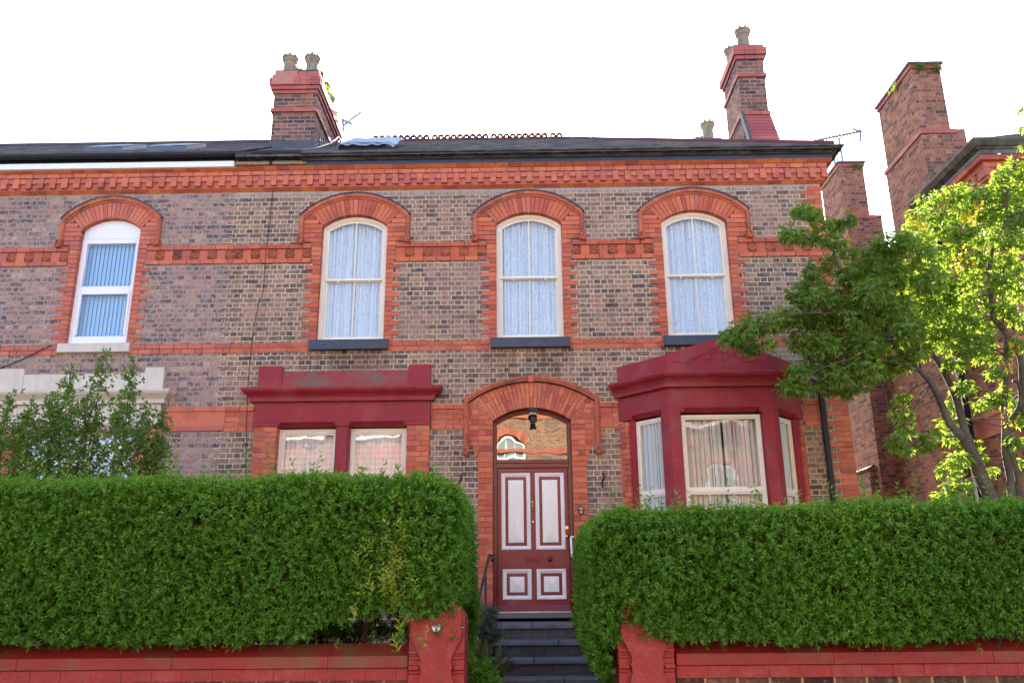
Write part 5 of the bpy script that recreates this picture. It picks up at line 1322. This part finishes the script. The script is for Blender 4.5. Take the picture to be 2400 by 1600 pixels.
    # added solid core in twig brown, stops light and view passing through
    mb = MB(); nx = 40
    Q = [(x0+.22+(x1-x0-.44)*i/nx) for i in range(nx+1)]
    for i in range(nx):
        zz = zb+(.22 if -1.95 < Q[i] < -.2 else .0)+.02*math.sin(i*1.7); mb.box(Q[i], Q[i+1]+.0, y0+.17+.02*math.sin(i*2.3), y1-.14, zz, zt-.13+.02*math.sin(i*1.1))
    mb.build('filler_core', M['twig'], t)
    return t
def drapeL(x):
    return np.interp(x, [-9, -4.0, -3.75, -3.5, -3.3, -2.9, -2.6, -2.1, -1.7, -1.55, -1.35, -.95, -.85, -.72, -.62, -.52, -.46, -.43, -.2], [0, 0, .02, -.06, -.12, -.04, -.02, .0, .0, .06, .16, .20, .13, .13, .20, .27, .30, -.4, -.5])
hedge('clipped green hedge at the left with sprigs against the front window', -9, -.48, 6.45, 7.85, 1.30, 2.445, .30, 11, drapeL, 'right')
def drapeR(x):
    return np.interp(x, [.3, .60, .64, .70, .80, .95, 1.1, 1.3, 1.6, 2.2, 3.0, 4.5, 9], [-.9, -.75, -.5, .12, .10, .02, -.04, -.10, -.11, -.03, -.02, .03, .03])
hedge('clipped green hedge at the right below the bay and alley', .46, 9, 6.45, 7.85, 1.28, 2.205, .30, 23, drapeR, 'left')
LIMBS = []
def limb(mb, pts, r0, r1, n=8):
    P = [Vector(p) for p in pts]; o = []
    for i in range(len(P)-1):
        a, b, c, d = P[max(i-1, 0)], P[i], P[i+1], P[min(i+2, len(P)-1)]
        for k in range(4):
            u = k/4; o.append(.5*((2*b)+(c-a)*u+(2*a-5*b+4*c-d)*u*u+(3*b-a-3*c+d)*u**3))
    o.append(P[-1]); m = len(o); LIMBS.extend(o[m//3:])
    mb.tube(o, [r0+(r1-r0)*(i/(m-1))**.8 for i in range(m)], n)
def A3(L, Y):
    return [at(p[0], p[1], Y+(p[2] if len(p) > 2 else 0)) for p in L]
def clusters(L, Y, spread, ppx=1.0, seed=0):
    """drooping three-part leaves in clumps; L = (px, py, radius px[, dY])"""
    g = np.random.default_rng(seed); o = [[] for _ in range(6)]; tw = MB(); centres = []
    for c in L:
        dy = c[3] if len(c) > 3 else g.uniform(-spread, spread)
        C = np.array(at(c[0], c[1], Y+dy)); rad_ = c[2]*(Y+dy)/2030
        n = int(165*ppx*(c[2]/42)**2)
        v = unit(g.normal(size=(n, 3)))*(g.uniform(.15, 1, n)**.55)[:, None]*rad_
        v[:, 2] *= .8; v[:, 2] -= .18*(v[:, 0]**2+v[:, 1]**2)/rad_
        P = C+v; centres.append(C)
        out = unit(v*np.array([1, 1, .4])+g.normal(size=(n, 3))*.05)
        ax = unit(out*.6+np.array([0, 0, -.45])+g.normal(size=(n, 3))*.35)
        side = unit(np.cross(ax, np.array([0, 0, 1.])+g.normal(size=(n, 3))*.25)); nn = np.cross(side, ax); nn *= np.sign(nn[:, 2:3]+1e-6)
        r_ = np.clip(.42+g.normal()*.13+g.normal(size=n)*.18, 0, 1)
        for w in (-1, 0, 1):
            d = unit(ax+side*w*.85+np.array([0, 0, -.10]))
            l = (.096 if w == 0 else .080)*g.uniform(.75, 1.2, n)
            for q, a in zip(o, (P+ax*.01, d, nn+g.normal(size=(n, 3))*.15, l, l*.33, r_+g.normal(size=n)*.06)): q.append(a)
        if LIMBS:
            q = min(LIMBS, key=lambda p: (p-Vector(C)).length); dq = (q-Vector(C)).length
            if dq < 1.6: tw.tube([q, (q+Vector(C))/2+Vector((0, 0, .06*dq)), Vector(C)], [.008+.004*dq, .007, .004], 5)
        for k in range(3):
            e = C+unit(g.normal(size=(1, 3)))[0]*rad_*.8; tw.tube([tuple(C), tuple((C+e)/2+np.array([0, 0, .03])), tuple(e)], [.006, .005, .003], 4)
    return [np.concatenate(q) for q in o], tw, centres
def racemes(L, Y, parent, seed):
    g = np.random.default_rng(seed); o = [[] for _ in range(6)]
    for px, py, h in L:
        C = np.array(at(px, py, Y-.5)); n = 80; H = h*Y/2030
        u = g.uniform(0, 1, n); a = g.uniform(0, 6.28, n); rr = .042*(1-.6*u)+.010
        P = C+np.c_[rr*np.cos(a), rr*np.sin(a), -u*H]
        d = np.c_[np.cos(a), np.sin(a), -.4+0*a]
        for q, v in zip(o, (P, d, g.normal(size=(n, 3)), np.full(n, .026), np.full(n, .022), g.uniform(0, 1, n))): q.append(v)
    o = [np.concatenate(q) for q in o]
    return leafmesh('blossom', *o, 'blossom', parent, .1, .2)
YA = 11.15
tA = thing('laburnum_tree', (at(2324, 1173, YA).x+.15, YA, .2), 'laburnum with leaning forked trunk reaching left across the bay', 'tree', 'flowering laburnum trees')
mb = MB()
b0 = at(2324, 1173, YA)
limb(mb, [(b0.x+.55, YA, .15), (b0.x+.35, YA, 1.3)]+A3([(2324, 1173), (2288, 1086), (2262, 1020)], YA), .105, .075, 10)
limb(mb, A3([(2268, 1035), (2227, 992), (2199, 928), (2178, 892), (2156, 869), (2102, 816), (2080, 770), (2078, 700), (2070, 605)], YA), .06, .018)
limb(mb, A3([(2266, 1030, .05), (2255, 985, .1), (2240, 930, .15), (2222, 890, .2), (2200, 850, .25), (2184, 828, .3), (2150, 775, .3), (2120, 720, .3), (2110, 620, .3), (2150, 540, .3)], YA), .062, .015)
limb(mb, A3([(2156, 869), (2125, 860, -.05), (2088, 848, -.1), (2020, 840, -.2), (1960, 850, -.3), (1890, 880, -.35), (1840, 905, -.35)], YA), .026, .007)
limb(mb, A3([(2158, 866, .05), (2150, 830, .1), (2135, 800, .1), (2160, 770, .15)], YA), .02, .008)
limb(mb, A3([(2092, 800), (2050, 770, -.1), (1990, 740, -.2), (1892, 734, -.3), (1800, 752, -.35), (1725, 785, -.4)], YA), .032, .007)
limb(mb, A3([(2085, 750), (2030, 700, -.1), (1972, 636, -.2), (1952, 580, -.2), (1938, 550, -.2), (1930, 505, -.25)], YA), .028, .007)
limb(mb, A3([(1946, 566, -.2), (1900, 563, -.25), (1850, 545, -.3)], YA), .010, .004)
limb(mb, A3([(1950, 575, -.2), (1980, 540, -.2), (2000, 520, -.2)], YA), .008, .004)
limb(mb, A3([(2075, 680), (2120, 660, .2), (2180, 640, .3)], YA), .015, .006)
mb.build('trunk', M['bark'], tA, True)
LA = [(1715, 788, 34), (1745, 770, 36), (1775, 758, 32), (1755, 812, 26), (1815, 748, 34), (1850, 738, 36), (1800, 800, 22),
      (1878, 490, 26), (1905, 500, 24), (1925, 520, 22), (1960, 528, 26), (1985, 512, 22), (1850, 545, 28), (1885, 552, 26), (1920, 558, 24), (1960, 566, 24), (1990, 590, 24), (1945, 612, 28), (1985, 640, 34), (1905, 630, 24),
      (1905, 665, 36), (1875, 690, 34), (1925, 690, 40), (1970, 690, 40), (2015, 640, 42), (2045, 595, 42), (2080, 570, 40), (2115, 570, 38), (2150, 560, 36), (2035, 680, 45), (2080, 640, 48), (2120, 640, 46),
      (1890, 740, 40), (1935, 745, 46), (1990, 735, 48), (2045, 735, 50), (2095, 715, 50), (2145, 690, 46), (2185, 650, 44), (2170, 600, 40), (1880, 790, 40), (1925, 805, 44), (1975, 800, 50), (2030, 800, 52), (2085, 785, 50), (2135, 760, 46), (2180, 730, 42), (2200, 690, 40),
      (1905, 850, 34), (1870, 870, 28), (1850, 900, 28), (1880, 905, 24), (1940, 855, 38), (1985, 860, 40), (2030, 860, 40), (2075, 855, 38), (2110, 840, 36), (1930, 905, 26), (1985, 910, 28), (2020, 895, 26), (1965, 880, 28), (2155, 815, 34), (2195, 780, 34),
      (2115, 930, 22), (2110, 965, 26), (2120, 1000, 24), (2100, 1035, 24), (2125, 1050, 20), (2180, 1015, 24), (2165, 1040, 18), (2235, 1020, 24), (2265, 1040, 26), (2245, 1070, 26), (2285, 1065, 22), (2220, 1100, 26), (2230, 1140, 26), (2210, 1165, 22), (2265, 905, 22)]
o, tw, cs = clusters(LA, YA-.1, .45, 1.05, 5); crown = leafmesh('crown', *o, 'laburnum_leaf', tA)
tw.build('twigs', M['bark'], crown)
racemes([(2242, 588, 60), (2268, 570, 62), (1985, 560, 10), (2140, 500, 40), (2262, 495, 30)], YA, crown, 3)
YB = 11.3; LIMBS.clear()
tB = thing('laburnum_tree', (at(2362, 1160, YB).x, YB, .2), 'laburnum at the right edge with upright grey stems and sunlit yellow leaves', 'tree', 'flowering laburnum trees')
mb = MB(); b0 = at(2362, 1165, YB)
limb(mb, [(b0.x+.10, YB, .15), (b0.x+.05, YB, 1.5)]+A3([(2372, 1168), (2368, 1120), (2356, 1060), (2356, 1000), (2354, 930), (2358, 850), (2360, 790)], YB), .06, .035, 10)
limb(mb, [(b0.x+.22, YB, .15), (b0.x+.22, YB, 1.5)]+A3([(2388, 1168, .1), (2386, 1120, .1), (2366, 1040, .1), (2368, 990, .1), (2388, 955, .1), (2392, 920, .1), (2384, 895, .1), (2374, 893, .1)], YB), .05, .026, 10)
limb(mb, A3([(2360, 800), (2376, 812, .0), (2350, 770, .1), (2328, 742, .1), (2322, 690, .1), (2319, 620, .1), (2338, 560, .1), (2357, 522, .1), (2362, 440, .1), (2378, 380, .1)], YB), .05, .016)
limb(mb, A3([(2378, 818, .1), (2392, 840, .1), (2396, 900, .1), (2400, 980, .1)], YB), .04, .045)
limb(mb, A3([(2319, 640), (2295, 612, .1), (2265, 590, .1), (2230, 560, .1), (2200, 520, .1)], YB), .022, .007)
limb(mb, A3([(2350, 770), (2350, 690, .2), (2354, 600, .3), (2352, 540, .3)], YB), .024, .008)
limb(mb, A3([(2338, 560), (2370, 545, .1), (2400, 548, .1)], YB), .016, .006)
limb(mb, A3([(2360, 440, .1), (2390, 330, .1), (2398, 240, .1)], YB), .012, .004)
mb.build('trunk', M['bark'], tB, True)
LB = [(2172, 470, 30), (2150, 500, 28), (2190, 500, 26), (2140, 530, 28), (2235, 455, 34), (2270, 450, 34), (2240, 490, 36), (2300, 460, 34), (2335, 450, 34), (2350, 410, 30), (2380, 390, 34), (2395, 430, 34), (2370, 460, 36), (2285, 495, 38), (2330, 500, 40), (2385, 505, 38), (2205, 530, 36), (2250, 540, 38), (2300, 550, 40), (2350, 555, 38), (2395, 560, 36), (2225, 590, 38), (2280, 600, 40), (2335, 610, 34), (2385, 620, 36),
      (2230, 650, 40), (2280, 650, 36), (2345, 660, 34), (2390, 680, 36), (2240, 705, 42), (2285, 700, 36), (2255, 755, 44), (2300, 760, 36), (2345, 720, 30), (2390, 740, 32), (2230, 800, 38), (2275, 805, 40), (2310, 830, 30), (2240, 845, 30), (2390, 800, 28), (2300, 790, 32), (2205, 760, 36),
      (2345, 925, 26), (2320, 935, 22), (2300, 950, 18), (2370, 940, 24), (2378, 980, 22), (2385, 1030, 20), (2240, 910, 18), (2232, 950, 18), (2215, 985, 16), (2245, 985, 16), (2320, 1100, 18), (2240, 1085, 16), (2250, 1130, 18), (2385, 1080, 16), (2396, 260, 12), (2392, 300, 10), (2394, 340, 10), (2330, 870, 20)]
o, tw, cs = clusters(LB, YB+.1, .45, 1.0, 9); crownB = leafmesh('crown', *o, 'laburnum_leaf', tB)
tw.build('twigs', M['bark'], crownB)
racemes([(2292, 470, 26), (2275, 502, 30), (2360, 838, 40), (2355, 955, 46), (2376, 800, 34), (2160, 520, 20)], YB, crownB, 4)
# upright shrub behind the left hedge
YS = 9.6
sh = thing('shrub', (at(180, 1000, YS).x, YS, .2), 'upright bushy shrub with tall shoots above the left hedge', 'shrub')
mb = MB(); g = np.random.default_rng(31); rows = []; S = []
stems = [(245, 828, .9), (166, 868, .7), (310, 856, .8), (80, 950, .8), (25, 935, .8), (130, 925, .8), (205, 935, .9), (350, 955, .7), (385, 965, .7), (50, 1010, 1), (0, 980, 1), (280, 960, .8), (-40, 960, 1), (330, 1000, .8), (110, 985, 1), (225, 985, 1), (170, 960, 1), (365, 1030, .8), (-80, 940, 1), (300, 925, .7), (140, 955, 1), (60, 975, 1)]
for px, py, w in stems:
    dy = g.uniform(-.35, .35); T = at(px, py, YS+dy); b = Vector((T.x+g.uniform(-.12, .12), YS+dy*.5, .2))
    m_ = (b+T)/2+Vector((g.uniform(-.08, .08), 0, 0))
    limb(mb, [b, m_, T], .014, .003, 5)
    n = 340
    for k in range(n):
        u = .36+.64*(k/n)**.9; q = b+(T-b)*u
        wd = (.34*w*(1-u)**.65+.032)
        S.append((q.x+g.normal()*wd*.75, q.y+g.normal()*wd*.75, q.z+g.normal()*.05))
mb.build('stems', M['twig'], sh, True)
S = np.array(S); o = shoots(S, unit(g.normal(size=(len(S), 3))), 2, .06, .056, .62, jit=.5, up=.4)
leafmesh('foliage', *o, 'shrub_leaf', sh)
# weeds beside the steps
def bush(name, label, pts, Y, n, ll, lw, mat, cat, grp=None, seed=1, root=None):
    g = np.random.default_rng(seed); S = []; mb = MB()
    c = at(pts[0][0], pts[0][1], Y); t = thing(name, (c.x, Y, .2), label, cat, grp)
    for px, py, r_ in pts:
        C = np.array(at(px, py, Y+g.uniform(-.2, .2))); q = unit(g.normal(size=(n, 3)))*(g.uniform(0, 1, n)**.4)[:, None]*r_*Y/2030; S.append(C+q)
        mb.tube([(C[0]+g.uniform(-.05, .05), C[1], .2), tuple(C)], [.008, .003], 5)
    mb.build('stems', M['twig'], t); S = np.concatenate(S); o = shoots(S, unit(g.normal(size=(len(S), 3))+np.array([0, -.4, .4])), 3, .07, ll, lw, jit=.4)
    leafmesh('foliage', *o, mat, t); return t
bush('weed_bush', 'grey green bushy weed growing at the left of the top steps', [(1105, 1440, 24), (1130, 1455, 28), (1150, 1475, 24), (1115, 1480, 26), (1090, 1465, 22), (1135, 1505, 22), (1105, 1420, 18), (1150, 1440, 16), (1160, 1490, 14)], 10.6, 70, .050, .30, 'weed_leaf', 'weed', None, 41)
bush('weed_bush', 'bright green leafy weed beside the left gate pier at the bottom', [(1105, 1575, 24), (1130, 1590, 26), (1150, 1600, 22), (1110, 1600, 24), (1095, 1550, 18), (1140, 1565, 16)], 8.0, 70, .036, .6, 'privet', 'weed', None, 42)
bush('weed_bush', 'dark leafy weed under the hedge end behind the left gate pier', [(1098, 1500, 18), (1110, 1525, 22), (1095, 1535, 18), (1125, 1540, 20), (1100, 1400, 18), (1090, 1420, 16)], 9.2, 60, .045, .45, 'shrub_leaf', 'weed', None, 43)
def tuft(label, px, py, Y, n, h, seed):
    g = np.random.default_rng(seed); c = np.array(at(px, py, Y))
    B = c+np.c_[g.normal(size=n)*.05, g.normal(size=n)*.05, np.zeros(n)]; D = unit(np.c_[g.normal(size=n)*.55, g.normal(size=n)*.5-.1, np.ones(n)])
    t = leafmesh('grass_tuft', B, D, unit(g.normal(size=(n, 3))), h*g.uniform(.5, 1.2, n), np.full(n, .007), g.uniform(0, 1, n), 'dry_grass', None, .1, .35)
    tag(t, label, 'grass tuft')
tuft('long bladed grass tuft leaning over the third step', 1150, 1600, 8.8, 34, .40, 51)
tuft('thin pale grass stalks beside the right edge of the left pier', 1100, 1590, 8.4, 50, .40, 52)
for i, (px, py, Y) in enumerate(((1205, 1555, 10.2), (1212, 1572, 10.2), (1182, 1520, 10.7), (1172, 1540, 10.4))):
    p = at(px, py, Y); zs = max(s for s in [1.222-.187*k for k in range(6)] if s <= p.z+.02)
    mb = MB(); L_ = .055; a = i*1.3
    vs = []
    for u, w in ((-1, 0), (-.3, .35), (.4, .3), (1, 0)):
        for s in (-1, 1): vs.append((p.x+L_*(u*math.cos(a)-s*w*math.sin(a)*.8), Y+.30+L_*(u*math.sin(a)+s*w*math.cos(a)*.8), 0))
    yy = Y+.3; zz = None
    for k, y_ in enumerate(SY):
        if yy >= y_: zz = 1.222-.187*k; break
    zz = zz if zz is not None else .1
    vs = [(x_, y_, zz+.004+.014*((j % 3) == 1)) for j, (x_, y_, _) in enumerate(vs)]
    m2 = MB(); m2.add(vs, [(0, 2, 3, 1), (2, 4, 5, 3), (4, 6, 7, 5)]); o_ = m2.build('dead_leaf', M['dead_leaf'])
    sm = o_.modifiers.new('thick', 'SOLIDIFY'); sm.thickness = .003
    tag(o_, 'fallen brown leaf lying on the dark steps', 'leaf', 'fallen leaves on the steps')
# plants rooted on the chimneys
def chimneyweed(label, C, n, r_, seed, mat='laburnum_leaf'):
    g = np.random.default_rng(seed); C = np.array(C); S = C+g.normal(size=(n, 3))*r_
    o = shoots(S, unit(g.normal(size=(n, 3))+np.array([0, 0, .6])), 3, .07, .055, .5)
    t = leafmesh('chimney_weed', *o, mat); tag(t, label, 'weed', 'weeds growing on chimneys')
chimneyweed('sunlit yellow weed on the right flank of the left chimney top', at(752, 198, 15.5), 60, (.04, .18, .10), 61)
chimneyweed('sunlit weed lower down the back corner of the left chimney', at(768, 225, 16.1), 60, (.04, .15, .10), 62)
chimneyweed('small weed at the far end of the left chimney', at(786, 275, 16.75), 40, (.05, .08, .10), 63)
chimneyweed('green weed under the cap of the tall right chimney', at(2155, 158, 15.46), 34, (.10, .03, .03), 64, 'shrub_leaf')
chimneyweed('green weed at the right end of the tall right chimney cap', at(2196, 162, 15.46), 24, (.04, .03, .035), 65, 'shrub_leaf')
chimneyweed('weed clinging to the left face of the tall right chimney', at(2095, 210, 16.2), 18, (.03, .08, .04), 66, 'shrub_leaf')
chimneyweed('mossy weed under the cap of the farther right chimney', at(2010, 390, 19.7), 20, (.10, .03, .03), 67, 'shrub_leaf')
# ================================================================ light
w = bpy.data.worlds.new('World'); scene.world = w; w.use_nodes = True; nt = w.node_tree; nt.nodes.clear()
out = nt.nodes.new('ShaderNodeOutputWorld'); bg = nt.nodes.new('ShaderNodeBackground'); sky = nt.nodes.new('ShaderNodeTexSky')
SUN_EL, SUN_AZ = rad(SUNEL), rad(SUNAZ)            # azimuth from +Y towards +X
sky.sky_type = 'NISHITA'; sky.sun_disc = False; sky.sun_elevation = SUN_EL; sky.sun_rotation = SUN_AZ
sky.air_density = AIR; sky.dust_density = DUST; sky.ozone_density = OZ
nt.links.new(sky.outputs[0], bg.inputs[0]); nt.links.new(bg.outputs[0], out.inputs[0]); bg.inputs[1].default_value = SKYS
sd = bpy.data.lights.new('sun', 'SUN'); sd.energy = SUNS; sd.angle = rad(.5); sd.color = (1, .93, .82)
so = bpy.data.objects.new('sun', sd); COL.objects.link(so); so.location = (4, 20, 20)
dirv = Vector((math.sin(SUN_AZ)*math.cos(SUN_EL), math.cos(SUN_AZ)*math.cos(SUN_EL), math.sin(SUN_EL)))
so.rotation_euler = dirv.to_track_quat('Z', 'Y').to_euler()
scene.view_settings.view_transform = 'Standard'; scene.view_settings.look = 'None'; scene.view_settings.exposure = EXPO; scene.view_settings.gamma = 1
scene.render.engine = 'CYCLES'; scene.cycles.max_bounces = 10; scene.cycles.transparent_max_bounces = 12; scene.cycles.use_denoising = True
